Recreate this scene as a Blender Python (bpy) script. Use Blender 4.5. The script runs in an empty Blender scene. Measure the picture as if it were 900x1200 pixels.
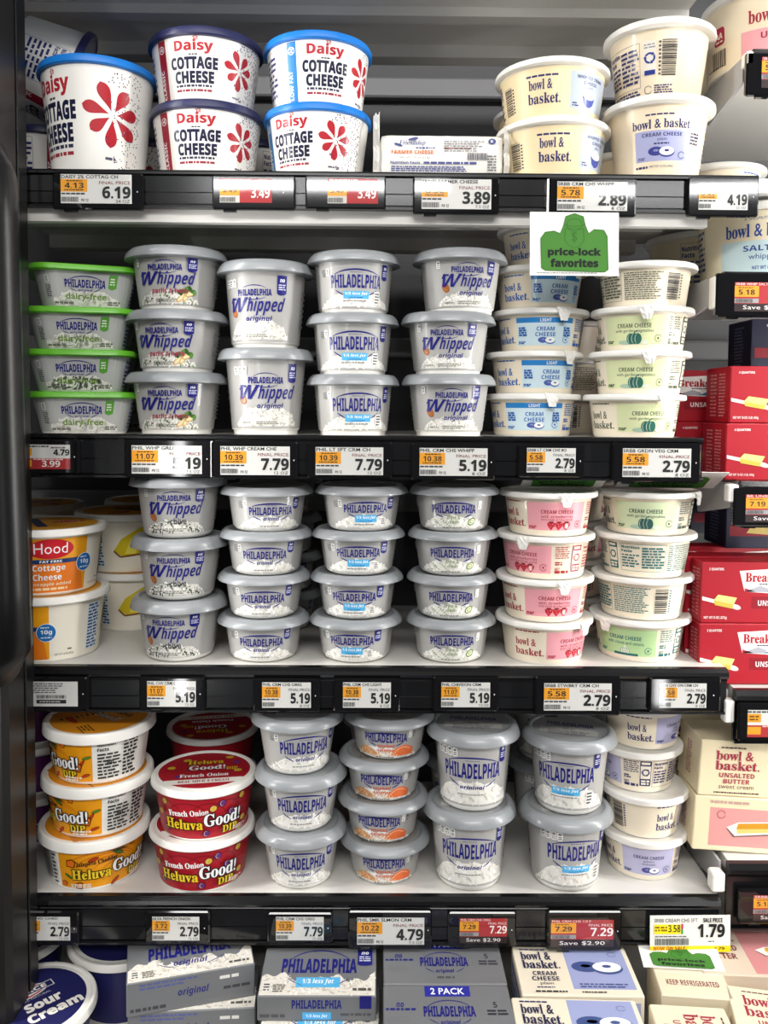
import bpy, math, random
from mathutils import Vector, Matrix
random.seed(11)
C = bpy.context.scene.collection
SC = bpy.context.scene
R_ = math.radians

# ---------------------------------------------------------------- camera
F_PX, PY_ = 1000.0, 532.0
CAM = (0.0, -0.97, 1.45)
PITCH, YAW, ROLL = R_(3.0), R_(0.53), R_(0.41)
_f = Vector((math.sin(YAW)*math.cos(PITCH), math.cos(YAW)*math.cos(PITCH), -math.sin(PITCH)))
_r = Vector((math.cos(YAW), -math.sin(YAW), 0)); _u = _r.cross(_f)
_r2 = _r*math.cos(ROLL) + _u*math.sin(ROLL); _u2 = _u*math.cos(ROLL) - _r*math.sin(ROLL)
_cd = bpy.data.cameras.new('camera'); _cam = bpy.data.objects.new('camera', _cd); C.objects.link(_cam)
_cam.matrix_world = Matrix(((_r2.x, _u2.x, -_f.x, CAM[0]), (_r2.y, _u2.y, -_f.y, CAM[1]), (_r2.z, _u2.z, -_f.z, CAM[2]), (0, 0, 0, 1)))
_cd.sensor_fit = 'VERTICAL'; _cd.sensor_height = 36; _cd.lens = F_PX/1200*36
_cd.shift_y = -(600-PY_)/1200; _cd.clip_start = .02
SC.camera = _cam

# ---------------------------------------------------------------- world, lights, exposure
W = bpy.data.worlds.new('store_air'); SC.world = W; W.use_nodes = True
W.node_tree.nodes['Background'].inputs[0].default_value = (1, .99, .97, 1)
W.node_tree.nodes['Background'].inputs[1].default_value = 0.05
vs = SC.view_settings
SC.display_settings.display_device = 'sRGB'
vs.view_transform = 'Standard'; vs.look = 'None'; vs.gamma = 1.0; vs.use_curve_mapping = False
vs.exposure = 0.0
SC.cycles.use_denoising = True
SC.cycles.max_bounces = 6; SC.cycles.diffuse_bounces = 3; SC.cycles.glossy_bounces = 3
SC.cycles.caustics_reflective = False; SC.cycles.caustics_refractive = False
def area(name, loc, target, sx, sy, watts, col=(1, 1, 1)):
    l = bpy.data.lights.new(name, 'AREA'); l.shape = 'RECTANGLE'; l.size = sx; l.size_y = sy; l.energy = watts; l.color = col
    o = bpy.data.objects.new(name, l); C.objects.link(o); o.location = loc
    d = Vector(target) - Vector(loc)
    o.rotation_euler = d.to_track_quat('-Z', 'Y').to_euler()
    return o
# LED strips on the two door mullions (upright, just inside the case)
area('led_strip_left', (-.56, -.17, 1.62), (.15, .10, 1.60), .035, 1.15, 8.0, (1, .98, .95))
area('led_strip_right', (.86, -.20, 1.58), (.1, .10, 1.53), .035, 1.25, 11.0, (1, .98, .95))
# ceiling fixtures of the aisle
area('aisle_light_near', (0.15, -1.15, 3.1), (0.1, 0, 1.4), 2.2, .35, 13, (1, .975, .945))
area('aisle_light_mid', (0.2, -2.9, 3.1), (0.1, 0, 1.4), 2.4, .4, 66, (1, .975, .945))
area('aisle_tube', (-.42, -6.1, 3.262), (-.42, 0, 1.7), 2.0, .066, 26)
area('aisle_tube', (2.6, -6.1, 3.262), (1.9, 0, 1.7), 1.7, .066, 22)
# lit mullions of the case across the aisle
area('far_led_strip', (-.93, -3.1, .75), (-.2, 0, 1.2), .05, 1.3, 5)
area('far_led_strip', (1.38, -3.1, .55), (.3, 0, 1.1), .05, 1.0, 4)

# ---------------------------------------------------------------- colours and materials
def lin(h):
    h = h.lstrip('#'); h = ''.join(c*2 for c in h) if len(h) == 3 else h; out = []
    for i in (0, 2, 4):
        c = int(h[i:i+2], 16)/255
        out.append(c/12.92 if c <= .04045 else ((c+.055)/1.055)**2.4)
    return tuple(out)
_mats = {}
def mat(name, col, rough=.5, metal=0., spec=.5, coat=0., sss=0., noise=0., nscale=30., trans=0., bump=0.):
    if name in _mats: return _mats[name]
    m = bpy.data.materials.new(name); m.use_nodes = True; nt = m.node_tree; b = nt.nodes['Principled BSDF']
    c = lin(col)
    b.inputs['Base Color'].default_value = (*c, 1); b.inputs['Roughness'].default_value = rough
    b.inputs['Metallic'].default_value = metal; b.inputs['Specular IOR Level'].default_value = spec
    b.inputs['Coat Weight'].default_value = coat; b.inputs['Coat Roughness'].default_value = .08
    if sss:
        b.inputs['Subsurface Weight'].default_value = sss; b.inputs['Subsurface Radius'].default_value = (.01, .009, .007); b.inputs['Subsurface Scale'].default_value = .6
    if noise or bump:
        tc = nt.nodes.new('ShaderNodeTexCoord'); n = nt.nodes.new('ShaderNodeTexNoise'); n.inputs['Scale'].default_value = nscale; n.inputs['Detail'].default_value = 4
        nt.links.new(tc.outputs['Object'], n.inputs['Vector'])
        if noise:
            r = nt.nodes.new('ShaderNodeMapRange'); r.inputs[3].default_value = 1-noise; r.inputs[4].default_value = 1+noise
            x = nt.nodes.new('ShaderNodeVectorMath'); x.operation = 'SCALE'; x.inputs[0].default_value = c
            nt.links.new(n.outputs['Fac'], r.inputs[0]); nt.links.new(r.outputs[0], x.inputs['Scale']); nt.links.new(x.outputs[0], b.inputs['Base Color'])
        if bump:
            bp = nt.nodes.new('ShaderNodeBump'); bp.inputs['Strength'].default_value = bump; bp.inputs['Distance'].default_value = .002
            nt.links.new(n.outputs['Fac'], bp.inputs['Height']); nt.links.new(bp.outputs['Normal'], b.inputs['Normal'])
    _mats[name] = m; return m
def print_mat(name, rough, coat, metal=0.):
    m = bpy.data.materials.new(name); m.use_nodes = True; nt = m.node_tree; b = nt.nodes['Principled BSDF']
    a = nt.nodes.new('ShaderNodeAttribute'); a.attribute_name = 'ink'
    nt.links.new(a.outputs['Color'], b.inputs['Base Color'])
    b.inputs['Roughness'].default_value = rough; b.inputs['Coat Weight'].default_value = coat; b.inputs['Coat Roughness'].default_value = .03; b.inputs['Specular IOR Level'].default_value = .35
    b.inputs['Metallic'].default_value = metal
    _mats[name] = m; return m
INK = print_mat('printed_plastic', .36, .12)
INKBOX = print_mat('printed_carton', .45, 0)
INKSCR = print_mat('printed_screen', .6, 1.0)
INKPAPER = print_mat('printed_paper', .7, 0)
M_white = mat('white_plastic', '#f2f0ea', .38, sss=.0)
M_cream = mat('cream_plastic', '#f3e6cb', .36, noise=.02)
M_creamwh = mat('off_white_plastic', '#f4eee2', .36)
M_grey = mat('grey_lid_plastic', '#919598', .30, noise=.03, coat=.15)
M_navy = mat('navy_lid_plastic', '#23264f', .35)
M_blue = mat('blue_lid_plastic', '#1677cf', .35)
M_green = mat('green_lid_plastic', '#62b52a', .35)
M_black = mat('black_plastic', '#17171a', .32, noise=.05, coat=.2)
M_rail = mat('rail_black', '#111113', .2, noise=.06)
M_strip = mat('rail_insert', '#1a1b1d', .14, noise=.05)
M_steel = mat('painted_steel_white', '#dad8d3', .4, noise=.03, nscale=9)
M_under = mat('painted_steel_grey', '#a9a9ab', .45, noise=.04, nscale=7)
M_wall = mat('case_liner_dark', '#434346', .5, noise=.07, nscale=5)
M_wall2 = mat('case_liner_mid', '#7c7c80', .45, noise=.05, nscale=5)
M_frame = mat('door_frame_dark', '#161412', .42, noise=.08, nscale=14)
M_handle = mat('door_handle_black', '#0b0b0c', .35)

# ---------------------------------------------------------------- mesh helpers
def obj(name, verts, faces, mats, parent=None, midx=None, ink=None, smooth=None):
    me = bpy.data.meshes.new(name); me.from_pydata([tuple(v) for v in verts], [], faces)
    for m in (mats if isinstance(mats, (list, tuple)) else [mats]): me.materials.append(m)
    if midx: me.polygons.foreach_set('material_index', midx)
    if ink:
        at = me.color_attributes.new('ink', 'FLOAT_COLOR', 'CORNER')
        buf = []
        for p, c in zip(me.polygons, ink): buf.extend((c[0], c[1], c[2], 1.0)*p.loop_total)
        at.data.foreach_set('color', buf)
    me.update()
    if smooth is not None:
        me.shade_smooth(); me.set_sharp_from_angle(angle=R_(smooth))
    o = bpy.data.objects.new(name, me); C.objects.link(o)
    if parent: o.parent = parent
    return o
class MB:
    def __init__(s): s.v = []; s.f = []
    def add(s, v, f):
        b = len(s.v); s.v += [tuple(x) for x in v]; s.f += [tuple(i+b for i in q) for q in f]; return s
    def box(s, x0, x1, y0, y1, z0, z1, bev=0.):
        if bev <= 0:
            v = [(x0, y0, z0), (x1, y0, z0), (x1, y1, z0), (x0, y1, z0), (x0, y0, z1), (x1, y0, z1), (x1, y1, z1), (x0, y1, z1)]
            return s.add(v, [(3, 2, 1, 0), (4, 5, 6, 7), (0, 1, 5, 4), (1, 2, 6, 5), (2, 3, 7, 6), (3, 0, 4, 7)])
        b = bev
        def ring(z, i): return [p for p in [(x0+b+i, y0+i, z), (x1-b-i, y0+i, z), (x1-i, y0+b+i, z), (x1-i, y1-b-i, z), (x1-b-i, y1-i, z), (x0+b+i, y1-i, z), (x0+i, y1-b-i, z), (x0+i, y0+b+i, z)]]
        v = ring(z0, b*.7)+ring(z0+b, 0)+ring(z1-b, 0)+ring(z1, b*.7)
        f = [tuple(range(7, -1, -1)), tuple(range(24, 32))]
        for k in range(3):
            for i in range(8): f.append((k*8+i, k*8+(i+1) % 8, k*8+8+(i+1) % 8, k*8+8+i))
        return s.add(v, f)
    def prism_x(s, pts, x0, x1):   # closed profile of (y,z), counter-clockwise seen from -X... caps included
        n = len(pts); v = [(x0, y, z) for y, z in pts]+[(x1, y, z) for y, z in pts]
        f = [(i, i+n, (i+1) % n+n, (i+1) % n) for i in range(n)]
        f += [tuple(range(n)), tuple(range(2*n-1, n-1, -1))]
        return s.add(v, f)
    def build(s, name, m, parent=None, smooth=None): return obj(name, s.v, s.f, m, parent, smooth=smooth)
def contour_round(n=64): return [(math.sin(2*math.pi*i/n), -math.cos(2*math.pi*i/n)) for i in range(n)]
def _rsq(cr=.38, k=8):
    pts = [(0, -1)]
    for cx, cy, a0 in ((1-cr, -1+cr, -90), (1-cr, 1-cr, 0), (-1+cr, 1-cr, 90), (-1+cr, -1+cr, 180)):
        for i in range(k+1):
            a = R_(a0+90*i/k); pts.append((cx+cr*math.cos(a), cy+cr*math.sin(a)))
    return pts
CONT = {'round': contour_round(), 'square': _rsq()}
def _cum(c):
    L = [0.]
    for i in range(len(c)): L.append(L[-1]+math.dist(c[i], c[(i+1) % len(c)]))
    return L
CUM = {k: _cum(c) for k, c in CONT.items()}
def on_contour(shape, s):
    if shape == 'round': return math.sin(s), -math.cos(s)
    c, L = CONT[shape], CUM[shape]; s %= L[-1]
    lo = 0
    while L[lo+1] < s: lo += 1
    t = (s-L[lo])/(L[lo+1]-L[lo]); a, b = c[lo], c[(lo+1) % len(c)]
    return a[0]+(b[0]-a[0])*t, a[1]+(b[1]-a[1])*t
def lathe(profile, shape='round'):
    c = CONT[shape]; n = len(c); v = []; f = []; prev = None
    for r, z in profile:
        if r < 1e-6: cur = [len(v)]*n; v.append((0, 0, z))
        else:
            b = len(v); v += [(r*x, r*y, z) for x, y in c]; cur = list(range(b, b+n))
        if prev:
            for i in range(n):
                j = (i+1) % n; q = [prev[i], prev[j], cur[j], cur[i]]
                q2 = []
                for k in q:
                    if k not in q2: q2.append(k)
                if len(q2) > 2: f.append(tuple(q2))
        prev = cur
    return v, f
def tube(path, r, n=10):
    v = []; f = []
    P = [Vector(p) for p in path]
    for i, p in enumerate(P):
        t = (P[min(i+1, len(P)-1)]-P[max(i-1, 0)]).normalized(); a = t.cross(Vector((0, 1, .01))).normalized(); b = t.cross(a)
        rr = r[i] if isinstance(r, (list, tuple)) else r
        v += [p+(a*math.cos(2*math.pi*k/n)+b*math.sin(2*math.pi*k/n))*rr for k in range(n)]
    for i in range(len(P)-1):
        for k in range(n): f.append((i*n+k, i*n+(k+1) % n, i*n+n+(k+1) % n, i*n+n+k))
    f.append(tuple(range(n-1, -1, -1))); f.append(tuple(range((len(P)-1)*n, len(P)*n)))
    return v, f
def empty(name, loc=(0, 0, 0), rz=0.):
    o = bpy.data.objects.new(name, None); C.objects.link(o); o.location = loc; o.rotation_euler = (0, 0, rz); o.empty_display_size = .02; return o
def tag(o, label, cat, group=None):
    o['label'] = label; o['category'] = cat
    if group: o['group'] = group
    return o
def dup(root):
    r = root.copy(); C.objects.link(r)
    for ch in list(root.children):
        c = ch.copy(); C.objects.link(c); c.parent = r
        for g in list(ch.children):
            d = g.copy(); C.objects.link(d); d.parent = c
    return r

# ---------------------------------------------------------------- lettering and printed graphics (millimetres on a flat sheet)
def _sub(s, U, L, D=None):
    o = ''
    for c in s:
        if 'A' <= c <= 'Z': o += chr(U+ord(c)-65)
        elif 'a' <= c <= 'z': o += chr(L+ord(c)-97)
        elif '0' <= c <= '9' and D: o += chr(D+ord(c)-48)
        else: o += c
    return o
STY = {'p': (None, 0), 'pb': (None, .018), 'b': ((0x1D5D4, 0x1D5EE, 0x1D7EC), 0), 'bx': ((0x1D5D4, 0x1D5EE, 0x1D7EC), .02), 'bi': ((0x1D63C, 0x1D656, 0x1D7EC), 0),
       's': ((0x1D400, 0x1D41A, 0x1D7CE), .010), 'sx': ((0x1D400, 0x1D41A, 0x1D7CE), .014), 'sc': ((0x1D4D0, 0x1D4EA), .018), 'si': ((0x1D468, 0x1D482), 0), 'h': ((0x1D5D4, 0x1D5EE, 0x1D7EC), .036), 'sh': ((0x1D400, 0x1D41A, 0x1D7CE), .03), 'sch': ((0x1D4D0, 0x1D4EA), .03), 'bm': ((0x1D5D4, 0x1D5EE, 0x1D7EC), .008), 'bio': ((0x1D63C, 0x1D656, 0x1D7EC), .012)}
_glyph = {}
def glyphs(s, sty):
    key = (s, sty)
    if key in _glyph: return _glyph[key]
    tr, off = STY[sty]
    cu = bpy.data.curves.new('lettering', 'FONT'); cu.body = _sub(s, *tr) if tr else s; cu.resolution_u = 2; cu.offset = off
    o = bpy.data.objects.new('lettering', cu); C.objects.link(o)
    me = bpy.data.meshes.new_from_object(o.evaluated_get(bpy.context.evaluated_depsgraph_get()))
    me.calc_loop_triangles()
    vs_ = [(v.co.x, v.co.y) for v in me.vertices]; tr_ = [tuple(t.vertices) for t in me.loop_triangles]
    bpy.data.objects.remove(o); bpy.data.curves.remove(cu); bpy.data.meshes.remove(me)
    x0 = min(p[0] for p in vs_); x1 = max(p[0] for p in vs_); y0 = min(p[1] for p in vs_); y1 = max(p[1] for p in vs_)
    _glyph[key] = (vs_, tr_, x0, x1, y0, y1); return _glyph[key]

class G:
    """a flat sheet of coloured print; x to the right, y up, millimetres"""
    def __init__(s): s.t = []; s.L = 0
    def tri(s, a, b, c, col):
        if (b[0]-a[0])*(c[1]-a[1])-(b[1]-a[1])*(c[0]-a[0]) < 0: b, c = c, b
        s.t.append((a, b, c, lin(col) if isinstance(col, str) else col, s.L))
    def up(s): s.L += 1; return s
    def quad(s, a, b, c, d, col): s.tri(a, b, c, col); s.tri(a, c, d, col)
    def rect(s, x0, y0, x1, y1, col): s.quad((x0, y0), (x1, y0), (x1, y1), (x0, y1), col)
    def fan(s, pts, col, c=None):
        c = c or (sum(p[0] for p in pts)/len(pts), sum(p[1] for p in pts)/len(pts))
        for i in range(len(pts)): s.tri(c, pts[i], pts[(i+1) % len(pts)], col)
    def ell(s, cx, cy, rx, ry, col, rot=0., n=20):
        ca, sa = math.cos(rot), math.sin(rot)
        s.fan([(cx+rx*math.cos(2*math.pi*i/n)*ca-ry*math.sin(2*math.pi*i/n)*sa, cy+rx*math.cos(2*math.pi*i/n)*sa+ry*math.sin(2*math.pi*i/n)*ca) for i in range(n)], col, (cx, cy))
    def rrect(s, x0, y0, x1, y1, r, col):
        p = []
        for cx, cy, a0 in ((x1-r, y1-r, 0), (x0+r, y1-r, 90), (x0+r, y0+r, 180), (x1-r, y0+r, 270)):
            for i in range(5): a = R_(a0+22.5*i); p.append((cx+r*math.cos(a), cy+r*math.sin(a)))
        s.fan(p, col)
    def arc(s, cx, cy, rx, ry, a0, a1, w, col, n=16, taper=True):
        prev = None
        for i in range(n+1):
            t = i/n; a = R_(a0+(a1-a0)*t); ww = w*(.35+.65*math.sin(math.pi*t)) if taper else w
            p = ((cx+rx*math.cos(a), cy+ry*math.sin(a)), (cx+(rx-ww)*math.cos(a), cy+(ry-ww)*math.sin(a)))
            if prev: s.quad(prev[0], p[0], p[1], prev[1], col)
            prev = p
    def stroke(s, pts, w, col):
        for i in range(len(pts)-1):
            (ax, ay), (bx, by) = pts[i], pts[i+1]; d = math.hypot(bx-ax, by-ay) or 1; nx, ny = -(by-ay)/d*w/2, (bx-ax)/d*w/2
            s.quad((ax+nx, ay+ny), (ax-nx, ay-ny), (bx-nx, by-ny), (bx+nx, by+ny), col)
    def text(s, t, cx, y0, w, h, col, sty='b', al='c', rot=0., slant=0., bend=0.):
        v, tr, x0, x1, ya, yb = glyphs(t, sty)
        k = h/(yb-ya); kx = k if w is None else w/(x1-x0); W_ = (x1-x0)*kx
        ox = cx-(W_/2 if al == 'c' else 0 if al == 'l' else W_)
        ca, sa = math.cos(rot), math.sin(rot)
        P = []
        for x, y in v:
            px = ox+(x-x0)*kx; py = y0+(y-ya)*k; px += slant*(py-y0)
            if bend: py -= bend*((px-cx)/(W_/2))**2
            if rot: dx, dy = px-cx, py-y0; px, py = cx+dx*ca-dy*sa, y0+dx*sa+dy*ca
            P.append((px, py))
        c = lin(col)
        for a, b, d in tr: s.tri(P[a], P[b], P[d], c)
    def micro(s, x0, y0, x1, y1, rows, col, seed=1, fill=.5):
        rnd = random.Random(seed); dy = (y1-y0)/rows
        for r in range(rows):
            y = y1-dy*(r+1)+dy*.22; x = x0; end = x1-(x1-x0)*rnd.random()*.25
            while x < end:
                w = dy*(.6+1.8*rnd.random()); w = min(w, x1-x)
                s.rect(x, y, x+w, y+dy*fill, col); x += w+dy*.35
    def bars(s, x0, y0, x1, y1, col='#1c1c1e', vert=True, seed=3, step=.75):
        rnd = random.Random(seed); p = x0 if vert else y0; e = x1 if vert else y1
        while p < e:
            w = step*(.35+rnd.random()*.9); w = min(w, e-p)
            if vert: s.rect(p, y0, p+w, y1, col)
            else: s.rect(x0, p, x1, p+w, col)
            p += w+step*(.3+rnd.random()*.7)
    def hump(s, x0, x1, y0, fn, col, n=24):
        for i in range(n):
            a = x0+(x1-x0)*i/n; b = x0+(x1-x0)*(i+1)/n
            s.quad((a, y0), (b, y0), (b, fn(b)), (a, fn(a)), col)
    def flecks(s, x0, x1, y0, fn, n, cols, size, seed=5):
        rnd = random.Random(seed)
        for i in range(n):
            x = x0+(x1-x0)*rnd.random(); top = fn(x)
            if top <= y0+.5: continue
            y = y0+(top-y0)*rnd.random()**.9; a = rnd.random()*6.28; w = size*(.5+rnd.random()); h = size*(.2+.35*rnd.random())
            s.ell(x, y, w, h, rnd.choice(cols), a, 6)
    def recycle(s, cx, cy, r, col):
        for k in range(3):
            a = R_(90+120*k); p = (cx+r*.62*math.cos(a), cy+r*.62*math.sin(a))
            s.arc(cx, cy, r, r, 60+120*k, 150+120*k, r*.34, col, 6, False)
            e = R_(60+120*k); q = (cx+r*.83*math.cos(e), cy+r*.83*math.sin(e)); tx, ty = math.sin(e), -math.cos(e)
            s.tri((q[0]+math.cos(e)*r*.35, q[1]+math.sin(e)*r*.35), (q[0]-math.cos(e)*r*.35, q[1]-math.sin(e)*r*.35), (q[0]+tx*r*.5, q[1]+ty*r*.5), col)
    def facts(s, x0, y0, x1, y1, col, seed=4):
        w = .35
        for a, b in (((x0, y0), (x1, y0)), ((x1, y0), (x1, y1)), ((x1, y1), (x0, y1)), ((x0, y1), (x0, y0))): s.stroke([a, b], w, col)
        h = y1-y0
        s.text('Nutrition', x0+1.5, y1-h*.17, (x1-x0)*.4, h*.11, col, 'bx', 'l'); s.text('Facts', x0+1.5, y1-h*.31, (x1-x0)*.24, h*.1, col, 'bx', 'l')
        s.micro(x0+1.5, y0+h*.12, x0+(x1-x0)*.42, y1-h*.36, 5, col, seed)
        s.micro(x0+(x1-x0)*.48, y0+h*.1, x1-1, y1-h*.08, 8, col, seed+1)
        for i in range(7):
            yy = y0+h*(.1+.105*i+.08); s.rect(x0+(x1-x0)*.47, yy, x1-.8, yy+.18, col)
    # turn into mesh data through a map (x, y, layer) -> (X, Y, Z)
    def mesh(s, fn, maxw=None, v=None, f=None, ink=None, flip=False):
        v = [] if v is None else v; f = [] if f is None else f; ink = [] if ink is None else ink
        def emit(poly, col, L):
            b = len(v); v.extend(fn(p[0], p[1], L) for p in poly); q = tuple(range(b, b+len(poly)))
            f.append(q[::-1] if flip else q); ink.append(col)
        def clip(poly, x, keep_left):
            out = []
            for i in range(len(poly)):
                a, b = poly[i], poly[(i+1) % len(poly)]
                ia = (a[0] <= x) if keep_left else (a[0] >= x); ib = (b[0] <= x) if keep_left else (b[0] >= x)
                if ia: out.append(a)
                if ia != ib: t = (x-a[0])/(b[0]-a[0]); out.append((x, a[1]+(b[1]-a[1])*t))
            return out
        for a, b, c, col, L in s.t:
            xs = (a[0], b[0], c[0]); lo, hi = min(xs), max(xs)
            if maxw and hi-lo > maxw:
                k = math.floor(lo/maxw)+1; rest = [a, b, c]
                while rest and k*maxw < hi:
                    l = clip(rest, k*maxw, True); rest = clip(rest, k*maxw, False)
                    if len(l) > 2: emit(l, col, L)
                    k += 1
                if len(rest) > 2: emit(rest, col, L)
            else: emit((a, b, c), col, L)
        return v, f, ink
EPS = .00013
# ---------------------------------------------------------------- tubs
def lid_mesh(R, rt, z0, H, kind, shape):
    if kind == 'flare':      # sloping grey lid with an overhanging skirt
        pr = [(rt-.0005, z0-.0005), (R-.002, z0), (R, z0+.0006), (R, z0+.0018), (R*.972, (z0+H)/2+.001), (R*.93, H-.0012), (R*.88, H+.0012), (R*.83, H+.0016), (R*.80, H+.0008), (R*.785, H-.0006), (0, H-.0006)]
    elif kind == 'thin':     # flat lid with a narrow rolled rim
        pr = [(rt-.0005, z0-.0004), (R-.0015, z0), (R-.0002, z0+.0008), (R, z0+.002), (R-.0003, H-.0008), (R-.0016, H+.0006), (R-.004, H+.0008), (R-.0065, H), (R-.0075, H-.0006), (0, H-.0006)]
    else:                    # tall plain rim
        pr = [(rt-.0005, z0-.0004), (R-.0012, z0), (R, z0+.0012), (R-.0006, H-.0016), (R-.002, H+.0004), (R-.0045, H+.0008), (R-.0065, H), (R-.0072, H-.0006), (0, H-.0006)]
    return lathe(pr, shape)
def tub(name, R, H, rt, rb, zl, foot, bodym, lidm, lidkind, art, sleeve=None, lidart=None, shape='round', tab=None, label_name='printed_label'):
    """one tub standing on z=0: tub_body, printed_label, lid (and a pull_tab); R lid radius, H stacking height, zl underside of lid"""
    root = empty(name)
    if foot == 'round': pr = [(0, .0006), (rb-.012, .0003), (rb-.0075, .0004), (rb-.0035, .0022), (rb-.0012, .0055), (rb, .0095), (rt, zl+.001), (rt-.002, zl+.001)]; zr = .0095
    elif foot == 'step': pr = [(0, .001), (rb-.008, .001), (rb-.006, .0002), (rb-.0035, .0002), (rb-.0025, .001), (rb-.0022, .0055), (rb, .0075), (rt, zl+.001), (rt-.002, zl+.001)]; zr = .0075
    else: pr = [(0, .0015), (rb-.006, .0015), (rb-.004, .0002), (rb-.0015, .0002), (rb, .0025), (rt, zl+.001), (rt-.002, zl+.001)]; zr = .0025
    v, f = lathe(pr, shape); obj('tub_body', v, f, bodym, root, smooth=40)
    def rad(z): return rb+(rt-rb)*(z-zr)/(zl+.001-zr)
    Rm = rad(H*.5); tot = CUM[shape][-1] if shape != 'round' else 2*math.pi
    def fn(x, y, L):
        ux, uy = on_contour(shape, x/1000/Rm); r = rad(y/1000)+EPS*(1+L); return (ux*r, uy*r, y/1000)
    g = G()
    if sleeve:
        ya, yb, col = sleeve; n = 72; st = tot*Rm*1000/n
        for i in range(n): g.rect(-tot*Rm*500+i*st, ya, -tot*Rm*500+(i+1)*st, yb, col)
        g.up()
    art(g)
    v, f, ink = g.mesh(fn, 3.6); obj(label_name, v, f, INK, root, ink=ink)
    v, f = lid_mesh(R, rt, zl, H, lidkind, shape); lid = obj('lid', v, f, lidm, root, smooth=38)
    if lidart:
        g = G(); lidart(g); v, f, ink = g.mesh(lambda x, y, L: (x/1000, y/1000, H-.0006+EPS*(1+L)*.5)); obj('lid_print', v, f, INK, lid, ink=ink)
    if tab is not None:
        rnd = random.Random(int(R*1e6)); v = []; f = []; nx, ny = 6, 5; a0 = R_(tab)
        for j in range(ny+1):
            for i in range(nx+1):
                t = i/nx-.5; u = j/ny; w = .32*(1-.55*u) if j else .34; a = a0+t*w
                r = R+.0007+rnd.random()*.0012*(u > 0)+(.0 if u < .6 else -.002*(u-.6)); z = H+.001-u*.016+rnd.random()*.0006
                v.append((r*math.sin(a), -r*math.cos(a), z))
        for j in range(ny):
            for i in range(nx): q = j*(nx+1)+i; f.append((q, q+nx+1, q+nx+2, q+1))
        o = obj('pull_tab', v, f, M_white, root); md = o.modifiers.new('thickness', 'SOLIDIFY'); md.thickness = .0004
    return root
NAVY = '#1e2079'; SILVER = '#b0afac'; SKY = '#58b6e8'
CREAMS = ['#f6f4ee', '#ffffff', '#dedbd2', '#cbc8bf', '#efece4']
def wav(top, xw, seed=0): return lambda x: max(3.5, top*(1-abs(x/xw)**3.2)+1.1*math.sin(x*.33+seed)+.7*math.sin(x*.81+2*seed))
def badge(g, x, y0, y1, w=8.5):
    g.rect(x-w/2, y0+2, x+w/2, y1, NAVY); g.fan([(x-w/2, y0+2.0), (x-w*.3, y0+.5), (x, y0), (x+w*.3, y0+.5), (x+w/2, y0+2.0)], NAVY)
    h = y1-y0; g.up(); g.text('no', x, y1-h*.34, w*.5, h*.17, '#ffffff', 'bi'); g.micro(x-w*.38, y0+h*.24, x+w*.38, y1-h*.42, 3, '#d9dcf0', 3)
def ticks(g, x, y, n=1, s=1.):
    for i in range(n):
        g.rrect(x+i*5.4*s, y, x+(i*5.4+4.8)*s, y+8.5*s, 1.2*s, '#f2f2ee'); g.up(); g.text('60', x+(i*5.4+2.4)*s, y+4.9*s, 2.6*s, 2.3*s, '#3a3a3c', 'bx'); g.micro(x+(i*5.4+.9)*s, y+.9*s, x+(i*5.4+4)*s, y+4.3*s, 2, '#4a4a4a', 2+i)
def logo(g, cx, pb, pw, ph, arc_up, arc_lo=True, thin=1.9):
    g.text('PHILADELPHIA', cx, pb, pw, ph, NAVY, 'bm')
    g.arc(cx, pb+ph*.40, pw*.54, arc_up*1.04, 38, 142, thin, NAVY, 18)
    g.micro(cx-pw*.12, pb+ph*1.12, cx+pw*.12, pb+ph*1.12+1.5, 1, '#6a6a8a', 8)
    if arc_lo:
        g.arc(cx, pb+ph*.3, pw*.46, ph*.3+arc_up*.72, 205, 240, thin*.8, NAVY, 6); g.arc(cx, pb+ph*.3, pw*.46, ph*.3+arc_up*.72, 300, 335, thin*.8, NAVY, 6)
def side_print(g, H, half):
    # small print, facts and bar code round the back of the tub
    g.facts(half*.62, H*.2, half*.95, H*.74, '#4a4a52'); g.micro(half*.42, H*.25, half*.58, H*.7, 7, '#8a8a8c', 6)
    g.bars(-half*.95, H*.2, -half*.72, H*.7); g.micro(-half*.68, H*.25, -half*.5, H*.7, 6, '#7c7c80', 9)
def phil_art(H, pw, ph, pb, sub, subw, suby, blob, half, arc=9, ribbon=False, nt=1, badge_x=34, badge_y=None, extra=None, subcol=NAVY, tickx=-33, ticky=None):
    def art(g):
        fn = wav(blob, pw*.86, pw)
        g.hump(-pw*.82, pw*.82, H*.12, fn, '#eceae3'); g.up(); g.flecks(-pw*.8, pw*.8, H*.12, fn, 110, CREAMS, pw*.055, int(pw)); g.up()
        if extra: extra(g); g.up()
        logo(g, 0, pb, pw, ph, arc)
        if ribbon:
            g.rect(-pw*.25, suby-3.2, pw*.25, suby+5.4, SKY); g.up(); g.text(sub, 0, suby+.3, pw*.44, 4.0, '#ffffff', 'bi'); g.micro(-pw*.14, suby-2.6, pw*.14, suby-.8, 1, '#2f6fb0', 4)
            g.rrect(pw*.36, H*.16, pw*.49, H*.16+ph*.95, .8, '#e9e9e4'); g.up(); g.micro(pw*.375, H*.17, pw*.475, H*.16+ph*.9, 4, '#55555a', 5)
        elif sub: g.text(sub, 0, suby-.5, subw, 6.2, subcol, 'bio')
        g.micro(-pw*.26, suby-6.8, pw*.26, suby-4.8, 1, '#8f8e8a', 12, .7)
        ty = ticky or H*.66
        ticks(g, tickx, ty, nt, 1 if H < 90 else 1.25)
        if nt == 1: g.micro(tickx-6.5, ty-.5, tickx-.8, ty+7.5, 5, '#6f6f72', 14)
        by = badge_y or (H*.55, H*.83); badge(g, badge_x, by[0], by[1])
        side_print(g, H, half)
    return art
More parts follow.
